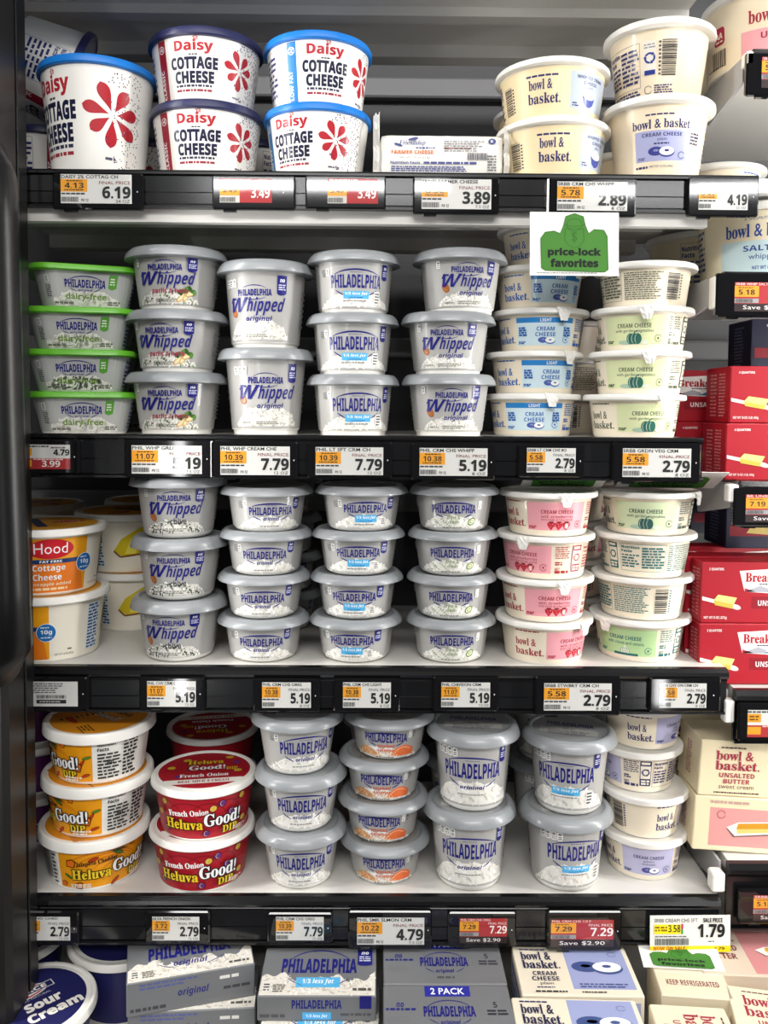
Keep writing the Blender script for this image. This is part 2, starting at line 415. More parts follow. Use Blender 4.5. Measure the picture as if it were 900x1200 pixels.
def whip_art(H, w, y, flavour, fcol, half, specks=None, extra=None, fsty='bi', fw=26, pw=None, big=1.):
    """PHILADELPHIA small, Whipped large, the flavour under it; y is the baseline of the small word"""
    def art(g):
        top = y-27*big; fn = wav(top+4, w*.72, w)
        g.hump(-w*.62, w*.62, H*.11, fn, '#e9e7df'); g.up()
        g.flecks(-w*.6, w*.6, H*.11, fn, 190, CREAMS+['#b9b6ac']+(specks or []), w*.034, int(H)); g.up()
        if extra: extra(g); g.up()
        p = pw or w*.6
        g.text('PHILADELPHIA', -w*.02, y, p, 6.6*big, NAVY, 'bx'); g.arc(-w*.02, y+3*big, p*.42, 8.0*big, 35, 145, .9, NAVY, 12); g.arc(-w*.02, y+3*big, p*.42, 7.2*big, 215, 325, .9, NAVY, 12)
        g.up(); g.text('W', -w*.33, y-16*big, w*.36, 14.5*big, NAVY, 'bi', slant=.12); g.text('hipped', w*.16, y-20*big, w*.66, 18.5*big, NAVY, 'bi', slant=.12); g.stroke([(-w*.50, y-6.5*big), (-w*.47, y-4*big), (-w*.42, y-2.6*big), (-w*.37, y-3.2*big)], 2.0*big, NAVY); g.up()
        g.text(flavour, w*.06, y-27*big, fw, 7.0*big, fcol, fsty)
        g.micro(-w*.2, H*.13, w*.22, H*.13+4.4, 2, '#96958d', 12, .55); g.micro(-w*.46, H*.14, -w*.27, H*.14+2.2, 1, '#8d8c86', 2, .7)
        badge(g, w*.455, H*.61, H*.83, 11); ticks(g, -w*.6, H*.70, 1 if H < 90 else 3, 1 if H < 90 else 1.1)
        side_print(g, H, half)
    return art
def almond(w, H, s=1.):
    def f(g):
        g.ell(-w*.44, H*.40*s, 4.2, 6.2, '#a4602c', .5); g.ell(-w*.44-.5, H*.40*s+.6, 2.6, 4.6, '#c07d44', .5)
    return f
def garlic(g):
    for x, y, r in ((17, 14, .7), (23, 16, 1.0), (28, 19, .4)): g.ell(x, y, 7, 2.8, '#d8b070', r, 14); g.up(); g.ell(x+.4, y+.3, 5.6, 1.9, '#f3e2b4', r, 14); g.up()
    for i, (x, y) in enumerate(((19, 22), (23, 24), (27, 25), (31, 22), (33, 20), (16, 20))): g.ell(x, y, 3.4, 2.2, ['#3f6a2c', '#5a8a3a', '#2f5324'][i % 3], i*1.1, 9)
def onion_art(g):
    g.ell(22, 13, 5.5, 4, '#5b7a33', .6, 14); g.up(); g.ell(22, 13, 4.2, 2.9, '#e7e8c4', .6, 14); g.up(); g.ell(22, 13, 2.6, 1.7, '#8aa45a', .6, 12); g.up(); g.ell(22, 13, 1.7, 1, '#eef0d4', .6, 10)
    for i in range(12): g.ell(-26+i*2.3, 8+((i*7) % 9), 1.6, .6, '#8fae6a', i*1.3, 6)
def salmon_art(g):
    g.hump(8, 36, 7, lambda x: 11+9*math.sin((x-6)/32*3.0), '#e8713a', 14); g.up()
    for k in range(5): g.arc(22, 6+k*1.1, 13-k, 12-k*1.2, 40, 150, .7, '#f6b48e', 10); 
    g.hump(-38, -12, 7, lambda x: 10+7*math.sin((x+39)/27*3.0), '#c98e5e', 12); g.up()
    g.flecks(-38, -10, 7, lambda x: 10+7*math.sin((x+39)/27*3.0), 60, ['#e7c69a', '#b77a48', '#f0dcb8', '#dba777'], 1.6, 9); g.flecks(-12, 14, 6, lambda x: 14, 40, ['#f1c7a0', '#f7e6d2', '#e99d6a'], 1.5, 10)
# store-brand cream cheese: lettering block, colour panel, claims, recycling mark, facts, ingredients, bar code
def bagel(g, x, y, s, c1, c2='#ffffff'):
    g.ell(x-5*s, y+.4*s, 6.4*s, 3.6*s, c1); g.ell(x-5*s, y+1*s, 2.2*s, 1.0*s, '#8f98c8'); g.up()
    g.ell(x+4*s, y-.6*s, 6.8*s, 4.0*s, c1); g.up(); g.ell(x+4*s, y+.2*s, 6.2*s, 3.4*s, c2); g.up(); g.ell(x+4*s, y+.6*s, 2.0*s, 1.0*s, c1)
def pumpkin(g, x, y, s, c):
    g.ell(x-6*s, y-3*s, 8*s, 2*s, '#a9c3ac'); g.up()
    for dx, rx in ((-3, 3.4), (3, 3.4), (0, 3.2)): g.ell(x+dx*s, y, rx*s, 4.6*s, c); g.up(); g.arc(x+dx*s, y, rx*s*.7, 4*s, 100, 260, .4*s, '#cfe0d2', 8)
    g.stroke([(x, y+4*s), (x+1*s, y+6*s), (x+3*s, y+6.6*s)], .9*s, c); g.ell(x+9*s, y-3*s, 3*s, 1.8*s, '#dfe8d8')
def berries(g, x, y, s, c):
    for i, dx in enumerate((-7, 0, 7)):
        pts = [(x+(dx-3.6)*s, y+2.2*s), (x+(dx+3.6)*s, y+2.2*s), (x+(dx+3.2)*s, y-.5*s), (x+dx*s, y-4.6*s), (x+(dx-3.2)*s, y-.5*s)]
        g.fan(pts, c); g.up(); g.flecks(x+(dx-2.4)*s, x+(dx+2.4)*s, y-3*s, lambda q: y+2*s, 8, ['#f3b3b8'], .45*s, i)
        if i == 2: g.ell(x+dx*s, y-.6*s, 1.6*s, 2.4*s, '#f6d5d3')
        g.up(); g.ell(x+dx*s, y+2.8*s, 2.4*s, .8*s, '#8a2a35')
def onion(g, x, y, s, c):
    g.rect(x-12*s, y-4.6*s, x+13*s, y-2.2*s, c); g.fan([(x-4*s, y-2.4*s), (x-5*s, y+.5*s), (x-2*s, y+3*s), (x, y+6*s), (x+2*s, y+3*s), (x+5*s, y+.5*s), (x+4*s, y-2.4*s)], '#eef3df'); g.up()
    for k in (1, .6, .25): g.arc(x, y, 4.8*k*s, 3.2*s, 100, 260, .4, c, 8); g.arc(x, y, 4.8*k*s, 3.2*s, -80, 80, .4, c, 8)
def bb_art(H, R, ink, panel, title, lines, art, cls='b', band=None, tw=34, pitch=None):
    """R is the mid radius in mm; panel centre at x=0"""
    d = R*math.pi/180
    def f(g):
        y0, y1 = H*.15, H*.80; T = -67*d
        g.micro(T-16, y1-1.6, T+16, y1+.6, 1, ink, 5, .7)
        g.text('bowl &', T-4, H*.44, tw*.76, H*.18, ink, 's'); g.text('basket.', T, H*.21, tw*1.06, H*.18, ink, 's')
        x0, x1 = -42*d, 42*d
        g.rect(x0, y0, x1, y1, panel); g.up()
        if band: g.rect(x0, y1-H*.12, x1, y1, band[0]); g.up(); g.text(band[1], 0, y1-H*.1, 13, H*.075, '#ffffff', 'b')
        yy = y1-H*.06-(H*.12 if band else H*.08)
        for i, (t, w, hh, st) in enumerate(lines):
            yy -= H*hh; g.text(t, 0, yy, w, H*hh*.72, ink, st)
        art(g)
        g.arc(x1-9, y0+7, 4.2, 4.2, 20, 340, .6, ink, 14, False); g.ell(x1-9, y0+7, 1.3, 1.3, ink, 0, 6)
        g.micro(x0+2, y0+1.5, x0+11, y0+5, 2, ink, 3, .7)
        if band:
            for sx in (x0+3, x1-13): g.micro(sx, H*.36, sx+10, H*.58, 4, ink, 7, .75)
        a = 47*d; g.micro(a, H*.50, a+17, y1, 6, ink, 21, .42); g.micro(a, H*.34, a+9, H*.44, 2, ink, 2, .6); g.text('NET', a, H*.23, 6, H*.06, ink, 'b', 'l'); g.micro(a, H*.14, a+17, H*.22, 1, ink, 3, .8)
        a = 72*d; g.rrect(a, H*.18, a+13, y1, .5, ink); g.up(); g.rect(a+.7, H*.36, a+12.3, H*.68, '#f4ecd8'); g.up(); g.recycle(a+6.5, H*.52, 4.6, ink); g.micro(a+1.5, H*.70, a+11.5, H*.78, 1, '#f4ecd8', 2, .7); g.micro(a+1.5, H*.2, a+11.5, H*.33, 2, '#f4ecd8', 3, .7)
        g.facts(92*d, H*.16, 152*d, H*.8, ink)
        g.micro(156*d, H*.17, 205*d, H*.8, 13, ink, 31, .42)
        g.bars(212*d, H*.18, 230*d, H*.76, '#3a3a3c', False, 5, 1.1); g.micro(232*d, H*.2, 235*d, H*.76, 9, ink, 4)
    return f

SKU = {}
def phil_tub(key, name, R, H, rt, rb, zl, art, sl=.115, lidart=None, foot='round'):
    SKU[key] = (tub(name, R, H, rt, rb, zl, foot, M_white, M_grey, 'flare', art, (H*1000*sl, zl*1000-.6, SILVER), lidart), rt/R)
def foil(g):   # the foil seal showing through the clear middle of the lid
    g.ell(0, 0, 41, 41, '#9a9c9e', 0, 40); g.up(); g.text('PHILADELPHIA', 0, 6, 56, 11, '#3a3b66', 'bx'); g.hump(-34, 34, -18, lambda x: 1-abs(x)*.1+1.5*math.sin(x*.3), '#bdbdb9'); g.up(); g.text('NET WT', 0, -6, 14, 4, '#57575e', 'b'); g.micro(-24, -24, 24, -9, 4, '#6a6a70', 4)
def foil_s(g):
    g.ell(0, 0, 40, 40, '#8e8a86', 0, 40); g.up(); g.text('SMOKED', 0, -8, 30, 6, '#55504e', 'b'); g.text('SALMON', 0, -18, 30, 6, '#55504e', 'b'); g.micro(-28, -30, 28, -21, 2, '#55504e', 4)
h8 = 145
phil_tub('orig8', 'cream_cheese_tub', .0553, .0512, .0455, .0405, .0425, phil_art(51, 52, 9.2, 21, 'original', 19, 13.6, 19, h8, 10, badge_x=31, badge_y=(27, 40), tickx=-33, ticky=29))
phil_tub('light8', 'light_cream_cheese_tub', .0555, .0512, .0457, .0407, .0425, phil_art(51, 52, 9.2, 23, '1/3 less fat', 19, 15, 19, h8, 9, True, badge_x=31, badge_y=(26, 40), tickx=-33, ticky=29))
phil_tub('onion8', 'chive_cream_cheese_tub', .0537, .0512, .0452, .0402, .0425, phil_art(51, 52, 9.6, 23, '', 19, 12, 20, h8, 9, badge_x=70, extra=lambda g: (onion_art(g), g.text('chive &', 0, 16.2, 15, 4.6, '#6f8f3a', 'p'), g.text('onion', 0, 11, 13, 3.6, '#6f8f3a', 'p'), g.rrect(29, 27, 34, 37, 1, '#f2f2ee'), g.micro(30, 28, 33, 36, 3, '#55555a', 3)), tickx=-62, ticky=27))
phil_tub('salmon', 'salmon_cream_cheese_tub', .0553, .0505, .0452, .0398, .0418, phil_art(50, 51, 10.5, 24, '', 19, 11, 17, h8, 8, badge_x=70, extra=lambda g: (salmon_art(g), g.up(), g.text('smoked', 0, 17.8, 21, 4.4, '#d2542a', 'b'), g.text('salmon', 0, 12.4, 20, 4.4, '#d2542a', 'b'), g.rrect(27, 28, 32, 37, 1, '#f2f2ee'), g.micro(28, 29, 31, 36, 3, '#55555a', 3), g.micro(33, 28, 37, 37, 4, '#666', 3)), tickx=-62, ticky=27), lidart=foil_s)
phil_tub('orig12', 'large_cream_cheese_tub', .0556, .0685, .0462, .0388, .0575, phil_art(70, 61, 15, 28, 'original', 24, 18.5, 24, h8, 15, badge_x=36, badge_y=(39, 57), tickx=-37, ticky=43))
phil_tub('lessfat', 'light_cream_cheese_tub', .0553, .0702, .0460, .0410, .0590, phil_art(70, 61, 15, 29, '1/3 less fat', 24, 20, 23, h8, 15, True, badge_x=36, badge_y=(39, 57), tickx=-37, ticky=43), .10, foot='step')
phil_tub('tall', 'tall_cream_cheese_tub', .0560, .0955, .0455, .0392, .0835, phil_art(95, 69, 18.5, 43, 'original', 30, 29, 38, h8, 18, badge_x=37, badge_y=(60, 81), nt=4, tickx=-43, ticky=68), .09, foil)
phil_tub('tall_light', 'tall_light_cream_cheese_tub', .0566, .0920, .0458, .0395, .0805, phil_art(92, 69, 18, 42, '1/3 less fat', 30, 30, 36, h8, 17, True, badge_x=37, badge_y=(58, 78), nt=4, tickx=-43, ticky=66), .09, foil)
phil_tub('garlic', 'whipped_cream_cheese_tub', .0602, .0713, .0500, .0430, .0600, whip_art(71, 64, 45, 'garlic & herb', '#a3314a', 150, ['#5f8a3a', '#4a4a44'], garlic, 'bm', 42), .10, foot='step')
phil_tub('whip8', 'whipped_cream_cheese_tub', .0563, .0713, .0468, .0405, .0600, whip_art(71, 62, 45, 'original', NAVY, 146, None, almond(62, 71), 'bi', 29), .10, foot='step')
phil_tub('chive', 'whipped_cream_cheese_tub', .0573, .0720, .0472, .0408, .0598, whip_art(70, 62, 45, 'chive', '#4a4a4e', 146, ['#2f3a26', '#3f5a2c', '#262620'], almond(62, 66), 'bm', 19), .10)
phil_tub('whip12', 'tall_whipped_cream_cheese_tub', .0570, .0995, .0468, .0400, .0872, whip_art(100, 66, 60, 'original', NAVY, 146, None, almond(66, 104), 'bi', 31, 40, 1.12), .08, foot='step')
SKU['dairyfree'] = (tub('dairy_free_spread_tub', .0642, .0487, .0575, .0480, .0420, 'flat', M_white, M_green, 'tall', lambda g: (
    g.hump(-38, 40, 3, wav(20, 44, 2), '#e9e8e0'), g.flecks(-38, 40, 3, wav(19, 44, 2), 70, CREAMS, 3.2, 2), g.up(), g.text('PHILADELPHIA', -1, 23.5, 44, 9, NAVY, 'bx'), g.arc(-1, 26, 21, 11, 24, 156, 1.2, NAVY, 16),
    g.text('original', -1, 18.6, 16, 3.6, NAVY, 'bi'), g.arc(-1, 27, 19, 9, 205, 240, .9, NAVY, 6), g.arc(-1, 27, 19, 9, 300, 335, .9, NAVY, 6), g.text('dairy-free', 0, 8.2, 47, 9.5, '#6b9128', 'pb'), g.micro(-37, 4, -14, 7, 1, '#77766f', 3, .8), g.micro(26, 4, 40, 9, 2, '#77766f', 5, .8),
    g.rect(24, 24, 33, 39, '#5aa03a'), g.fan([(24, 24), (28.5, 22), (33, 24)], '#5aa03a'), g.up(), g.micro(25.5, 27, 31.5, 36, 3, '#e8f4dc', 3), ticks(g, -44, 28, 1, .95), g.micro(-44, 12, -38, 26, 6, '#66666a', 4),
    g.rect(53, 4, 92, 39, '#a9acb8'), g.up(), g.text('Nutrition', 55, 34, 17, 3.6, '#23265e', 'bx', 'l'), g.text('Facts', 55, 29, 11, 3.4, '#23265e', 'bx', 'l'), g.micro(55, 6, 70, 27, 5, '#23265e', 5), g.micro(73, 6, 91, 37, 8, '#23265e', 6), g.micro(-90, 6, -60, 36, 8, '#6a6a6e', 8)), (2.6, 41.4, '#bcbdbb'), None, 'square'), .9)
def bb(key, name, R, H, rt, rb, zl, art, tab=None, lidm=None, foot='flat', sleeve=None):
    SKU[key] = (tub(name, R, H, rt, rb, zl, foot, M_creamwh, lidm or M_white, 'thin', art, sleeve or (2.8, zl*1000-.8, '#f5e9d2'), None, 'round', tab), rt/R)
BL = '#2462b4'
bb('light', 'store_brand_cream_cheese_tub', .0597, .0506, .0520, .0462, .0443, bb_art(50.4, 48, BL, '#d3e9f2', 0, [('CREAM', 21, .13, 'b'), ('CHEESE', 24, .13, 'b')], lambda g: bagel(g, 2, 13.5, .95, '#4a62b0'), band=('#2a86d0', 'LIGHT')), 20)
GV = '#3c4a44'
bb('veg', 'store_brand_cream_cheese_tub', .0598, .0500, .0522, .0465, .0437, bb_art(50, 49.5, '#55604e', '#dfe6b4', 0, [('CREAM CHEESE', 38, .13, 'b'), ('with garden vegetables', 44, .12, 'p')], lambda g: pumpkin(g, 0, 14, 1.35, '#2f6a5c')), 15)
bb('straw', 'store_brand_cream_cheese_tub', .0585, .0500, .0512, .0452, .0440, bb_art(50, 48, '#a8323f', '#f2a9b2', 0, [('CREAM CHEESE', 38, .12, 'b'), ('with strawberries', 38, .10, 'p'), ('WITH OTHER NATURAL FLAVOR', 38, .07, 'p')], lambda g: berries(g, 2, 13.5, 1.3, '#c22a38')), 8)
bb('gveg', 'store_brand_cream_cheese_tub', .0612, .0500, .0530, .0468, .0440, bb_art(50, 49.5, '#3f5650', '#d9e6bd', 0, [('CREAM CHEESE', 38, .13, 'b'), ('with garden vegetables', 44, .12, 'p')], lambda g: pumpkin(g, 0, 14, 1.35, '#35605a')), 70)
bb('gon', 'store_brand_cream_cheese_tub', .0610, .0500, .0530, .0468, .0440, bb_art(50, 49.5, '#136e74', '#bfe0a4', 0, [('CREAM CHEESE', 38, .13, 'b'), ('with chives and onions', 44, .12, 'p')], lambda g: onion(g, 0, 13, 1.2, '#1f6e6a')), -20)
PU = '#2f3068'
bb('plain', 'store_brand_cream_cheese_tub', .0538, .0520, .0474, .0408, .0447, bb_art(52, 43, PU, '#c3c1e0', 0, [('CREAM CHEESE', 36, .11, 'b'), ('plain', 12, .09, 'p'), ('PASTEURIZED', 16, .06, 'p')], lambda g: bagel(g, 3, 14, 1.0, '#4a4c94'), tw=30))
def whipbb(g):
    d = 60*math.pi/180
    g.micro(-22, 46, 18, 49, 1, PU, 5, .7); g.text('bowl &', -6, 33, 27, 11, PU, 's'); g.text('basket.', -2, 18, 38, 11.5, PU, 's'); g.bars(-58, 14, -44, 44, '#33333a', False, 4, 1.2); g.micro(-43, 14, -40.5, 42, 8, '#44444a', 3)
    g.rect(28, 13, 88, 52, '#b9c3cf'); g.up(); g.text('WHIPPED CREAM', 54, 45, 38, 3.6, PU, 'b'); g.text('CHEESE', 54, 39.5, 20, 3.6, PU, 'b'); g.text('plain', 54, 35, 9, 3.2, PU, 'p'); g.fan([(44, 27), (64, 27), (61, 19), (56, 16), (52, 16), (47, 19)], '#3a4a9a'); g.up(); g.ell(54, 28, 9, 4, '#f6f6f2'); g.ell(52, 31, 5, 3, '#ffffff'); g.micro(31, 15, 39, 20, 2, PU, 2)
    g.facts(96, 14, 150, 52, PU); g.micro(-120, 14, -66, 52, 10, PU, 12)
bb('whip', 'store_brand_whipped_tub', .0670, .0650, .0612, .0530, .0585, whipbb, None, None, 'flat', (6, 57, '#f3dfb4'))
def bb12(g):
    g.micro(-18, 68.5, 18, 71, 1, PU, 5, .7); g.text('bowl & basket.', 0, 55, 66, 10, PU, 's'); g.rect(-30, 20, 30, 53, '#adb0d6'); g.up()
    g.text('CREAM CHEESE', 0, 46.5, 44, 4, PU, 'b'); g.text('plain', 0, 41, 10, 4, PU, 'p'); g.micro(-9, 37.5, 9, 39.5, 1, PU, 3, .8); bagel(g, 0, 30, 1.35, '#3c3f8e'); g.arc(23, 26, 4, 4, 20, 340, .6, PU, 12, False); g.micro(-27, 21.5, -19, 25, 2, PU, 3)
    g.text('NET WT 12 OZ (340g)', 0, 12.5, 27, 3, PU, 'p'); g.micro(-30, 12, -16, 15, 1, PU, 4, .8); g.micro(33, 38, 46, 52, 4, PU, 4, .6)
    g.facts(64, 20, 112, 68, PU); g.micro(64, 8, 112, 18, 3, PU, 7, .6); g.rrect(116, 32, 130, 68, .6, '#ece6da'); g.up(); g.recycle(123, 50, 6, '#2b3a8e'); g.rect(117, 32, 129, 37, '#2b3a8e'); g.micro(117, 60, 129, 66, 2, '#9a9aa0', 4)
    g.bars(136, 30, 152, 68, '#2a2a2e', False, 6, 1.3); g.micro(132.5, 30, 135, 68, 9, '#4a4a4e', 2); g.arc(121, 16, 4.5, 4.5, 20, 340, .6, PU, 14, False); g.micro(128, 11, 150, 21, 4, PU, 8, .55)
bb('bb12', 'tall_store_brand_tub', .0643, .0890, .0560, .0460, .0815, bb12, None, None, 'flat', (6, 80, '#f4e3c6'))
# cottage cheese with the red petal flower
def flower(g, cx, cy, s, c='#b4202e'):
    for k in range(7):
        a = R_(90+22+360/7*k); l = (1.0, .92, .8, .95, .95, .78, .85)[k]*s
        pts = []
        for i in range(13):
            t = i/12; w = .21*s*math.sin(math.pi*t)**.7*(1.25-.5*(1-t)) * (t+.25)
            pts.append((t, w))
        P = [(cx+math.cos(a)*(.12*s+t*l*.9)-math.sin(a)*w, cy+math.sin(a)*(.12*s+t*l*.9)+math.cos(a)*w) for t, w in pts]+[(cx+math.cos(a)*(.12*s+t*l*.9)+math.sin(a)*w, cy+math.sin(a)*(.12*s+t*l*.9)-math.cos(a)*w) for t, w in pts[::-1]]
        g.fan(P, c)
def dots(g, x0, x1, y0, y1, n, seed):
    rnd = random.Random(seed)
    for i in range(n):
        t = rnd.random()**.6; g.ell(x0+(x1-x0)*t, y0+(y1-y0)*rnd.random(), .8, .8, rnd.choice(['#26284e', '#45476a', '#7a3a48', '#8d8fa0']), 0, 6)
def daisy_art(H, side, stripe, txt, k=1., fx=54, fs=22):
    def f(g):
        y = H*.5
        g.text('Daisy', 0, H*.69, 43*k, H*.20, '#b0202e', 'bx'); flower(g, 3*k, H*.915, 3.4*k); g.micro(-5, H*.665, 5, H*.69, 1, '#444', 3, .8)
        g.text('COTTAGE', 0, H*.475, 54*k, H*.175, '#17193a', 'h'); g.text('CHEESE', 0, H*.275, 46*k, H*.175, '#17193a', 'h')
        g.micro(-22*k, H*.215, 22*k, H*.255, 1, '#333350', 7, .8); g.micro(-22*k, H*.15, 22*k, H*.19, 1, '#a03040', 8, .8)
        flower(g, fx, H*.53, fs); dots(g, fx-8, fx+34, H*.06, H*.93, 170, 4); g.facts(-112, H*.12, -62, H*.88, '#2a2f6e')
        g.micro(fx-8, H*.12, fx+6, H*.15, 1, '#55556a', 2, .8)
        g.rect(-46*k, H*.05, -34*k, H*.93, stripe); g.up(); g.text(txt, -39.6*k, H*.3, H*.42, 5.2, '#ffffff', 'b', rot=math.pi/2); g.arc(-40*k, H*.80, 4.2, 4.2, 0, 359, .8, '#ffffff', 14, False); g.text(side, -40*k, H*.775, 4, 4, '#ffffff', 'b')
        flower(g, fx+104, H*.5, fs*.95)
    return f
SKU['daisy_navy'] = (tub('cottage_cheese_tub', .0665, .0790, .0622, .0530, .0700, 'flat', M_white, M_navy, 'tall', daisy_art(74, '4', '#a02034', 'CLASSIC'), (1.5, 69.4, '#f4f2ec')), .935)
SKU['daisy_blue'] = (tub('low_fat_cottage_cheese_tub', .0635, .0775, .0595, .0510, .0690, 'flat', M_white, M_blue, 'tall', daisy_art(73, '2', '#1f7cc4', 'LOW FAT', .96, 52), (1.5, 68.4, '#f4f2ec')), .935)
SKU['daisy_big'] = (tub('large_cottage_cheese_tub', .0672, .1240, .0630, .0510, .1150, 'flat', M_white, M_blue, 'tall', daisy_art(119, '2', '#1f7cc4', 'LOW FAT', 1.12, 70, 36), (1.5, 114.4, '#f4f2ec')), .935)
def hood_art(g):
    g.rect(-52, 4, 39, 67, '#f6a81c'); g.up(); g.rect(-52, 4, 22, 38, '#f08020'); g.fan([(22, 4), (22, 38), (31, 38), (37, 4)], '#f08020', (24, 20)); g.up()
    g.ell(-4, 55, 25, 11.5, '#cf1f2c', 0, 32); g.up(); g.text('Hood', -4, 49.5, 36, 12.5, '#ffffff', 'p')
    g.rect(-52, 38, 40, 43, '#1c3a70'); g.up(); g.text('FAT FREE', -4, 39, 24, 2.8, '#ffffff', 'b'); g.text('Cottage', -6, 27.5, 36, 9, '#ffffff', 'b'); g.text('Cheese', -8, 18.5, 32, 7.6, '#ffffff', 'b'); g.text('Pineapple added', -5, 11, 48, 5, '#ffe9c8', 'b'); g.micro(-30, 6, 24, 9.5, 1, '#ffe0b0', 5, .8)
    g.ell(36, 36, 11, 11, '#ffffff', 0, 28); g.up(); g.ell(36, 36, 10.3, 10.3, '#1c6fb8', 0, 28); g.up(); g.text('10g', 36, 33, 12.5, 6.4, '#ffffff', 'b'); g.micro(30, 41, 42, 43, 1, '#cfe3f4', 2, .8); g.micro(30, 29, 42, 31, 1, '#cfe3f4', 3, .8)
    g.text('NET WT 16 OZ (453g)', 56, 7, 22, 3, '#44444a', 'p'); g.micro(60, 13, 66, 15, 1, '#555', 2, .8)
    g.rect(84, 8, 104, 64, '#e9eef2'); g.up(); g.micro(85, 9, 103, 63, 14, '#2c5f96', 6, .6)
    # pineapple pieces on the far side
    g.fan([(118, 30), (128, 46), (150, 60), (172, 64), (170, 40), (150, 26), (130, 22)], '#d9c21f'); g.up(); g.fan([(132, 26), (140, 46), (150, 50), (146, 26)], '#f0e05a'); g.fan([(152, 28), (164, 56), (172, 58), (166, 30)], '#efdc4a'); g.stroke([(118, 30), (126, 22), (150, 25), (170, 38)], 2, '#7a4a1e')
    g.rect(-100, 10, -86, 40, '#e8742a')
def hood_lid(g):
    g.ell(0, 0, 60, 60, '#e9a52c', 0, 44); g.up(); g.rect(-46, 4, -16, 26, '#c98a3a'); g.rect(-14, -30, -2, 50, '#243a64'); g.ell(28, 8, 20, 9, '#b8242e'); g.up(); g.text('Hood', 28, 3, 24, 9, '#f3dede', 'p'); g.micro(-46, -28, -18, 2, 6, '#5c3a1c', 4)
SKU['hood'] = (tub('pineapple_cottage_cheese_tub', .0708, .0775, .0640, .0560, .0690, 'flat', M_white, M_white, 'tall', hood_art, (2, 68, '#f5efdf'), hood_lid), .9)
def pepper(g, x, y, s, r, c): g.ell(x, y, 5.5*s, 1.9*s, '#2a1c10', r, 12); g.up(); g.ell(x, y, 4.9*s, 1.4*s, c, r, 12)
def cube(g, x, y, s): g.fan([(x-3.6*s, y-2.6*s), (x+2.2*s, y-3.4*s), (x+3.8*s, y+1.8*s), (x+.5*s, y+3.6*s), (x-3.4*s, y+2.4*s)], '#4a2408'); g.up(); g.fan([(x-2.9*s, y-2*s), (x+1.8*s, y-2.7*s), (x+3*s, y+1.4*s), (x+.4*s, y+2.8*s), (x-2.7*s, y+1.8*s)], '#e8731c')
def heluva(g, fl, fcol, y=17, k=1.):
    def two(t, cx, y0, w, h, c): 
        for dx, dy in ((-1, 0), (1, 0), (0, 1), (0, -1), (.8, -.8), (-.8, .8)): g.text(t, cx+dx, y0+dy, w, h, '#22120c', 'sh')
        g.up(); g.text(t, cx, y0, w, h, c, 'sx'); g.up()
    g.text(fl, -16*k, y+16, 46*k, 7.2, fcol, 'sx', rot=.08); two('Heluva', -22*k, y-1, 45*k, 12.5, '#f2cf2a'); two('Good!', 23*k, y+2.5, 43*k, 16, '#ffffff'); two('DIP', 32*k, y-8, 19*k, 8.6, '#f2cf2a')
def jala_art(g):
    g.rect(-62, 4, 60, 56, '#f3a21a'); g.up()
    for i in range(5): g.arc(-10+i*4, 20, 46-i*7, 30-i*4, 20+i*14, 150, 2.2, '#e07d14', 18)
    g.up(); pepper(g, -50, 19, 1, -.6, '#4a7a24'); pepper(g, -20, 40, 1.2, .35, '#c23a1c'); pepper(g, 6, 7, 1.2, .7, '#c23a1c'); pepper(g, 48, 27, 1, .9, '#c23a1c'); pepper(g, 8, 43, 1.3, -.5, '#4a7a24'); pepper(g, 54, 34, 1, .3, '#5a8a2c'); pepper(g, 52, 12, 1, .3, '#c23a1c')
    for x, y, s in ((-45, 36, 1.6), (42, 22, 1.8), (-36, 8, 1.3), (26, 48, 1.), (-55, 10, 1)): cube(g, x, y, s)
    for i in range(9): g.arc(-2+i*1.2, 38, 8+i, 10, 40, 100, .7, '#3a3a1c', 6)
    g.up(); heluva(g, 'Jalapeño Cheddar', '#3a1c0c'); g.micro(-46, 6, -22, 11, 2, '#f9efdc', 3, .7); g.micro(26, 5, 48, 11, 2, '#f9efdc', 9, .7)
    g.text('Nutrition', 66, 48, 19, 4.2, '#222', 'bx', 'l'); g.text('Facts', 66, 42, 12, 4, '#222', 'bx', 'l'); g.micro(66, 7, 92, 40, 8, '#222', 6); g.text('60', 80, 25, 7, 5, '#222', 'bx'); g.micro(94, 7, 112, 52, 10, '#222', 7, .6)
    g.bars(-92, 12, -72, 50, '#333'); g.micro(-70, 8, -64, 52, 9, '#3a3a3a', 3)
def jala_lid(g):
    g.ell(0, 0, 57, 57, '#e2931c', 0, 44); g.up(); g.rect(-40, -46, -20, 46, '#c97a18'); g.micro(-18, -44, -8, 40, 14, '#4a2a10', 5); 
    g.text('Good!', 8, 0, 46, 17, '#22120c', 'sx', rot=.3); g.text('Good!', 8.8, .8, 44, 15, '#f4eee0', 'sx', rot=.3); g.text('Heluva', 4, 20, 44, 12, '#3a2008', 'sx', rot=.3); g.ell(-6, -32, 14, 4, '#c23a1c', .1); g.micro(20, -36, 44, -20, 4, '#5a3010', 5)
SKU['jala'] = (tub('cheddar_dip_tub', .0662, .0635, .0590, .0515, .0515, 'flat', M_white, M_white, 'tall', jala_art, (3, 51, '#f4f2ec'), jala_lid), .89)
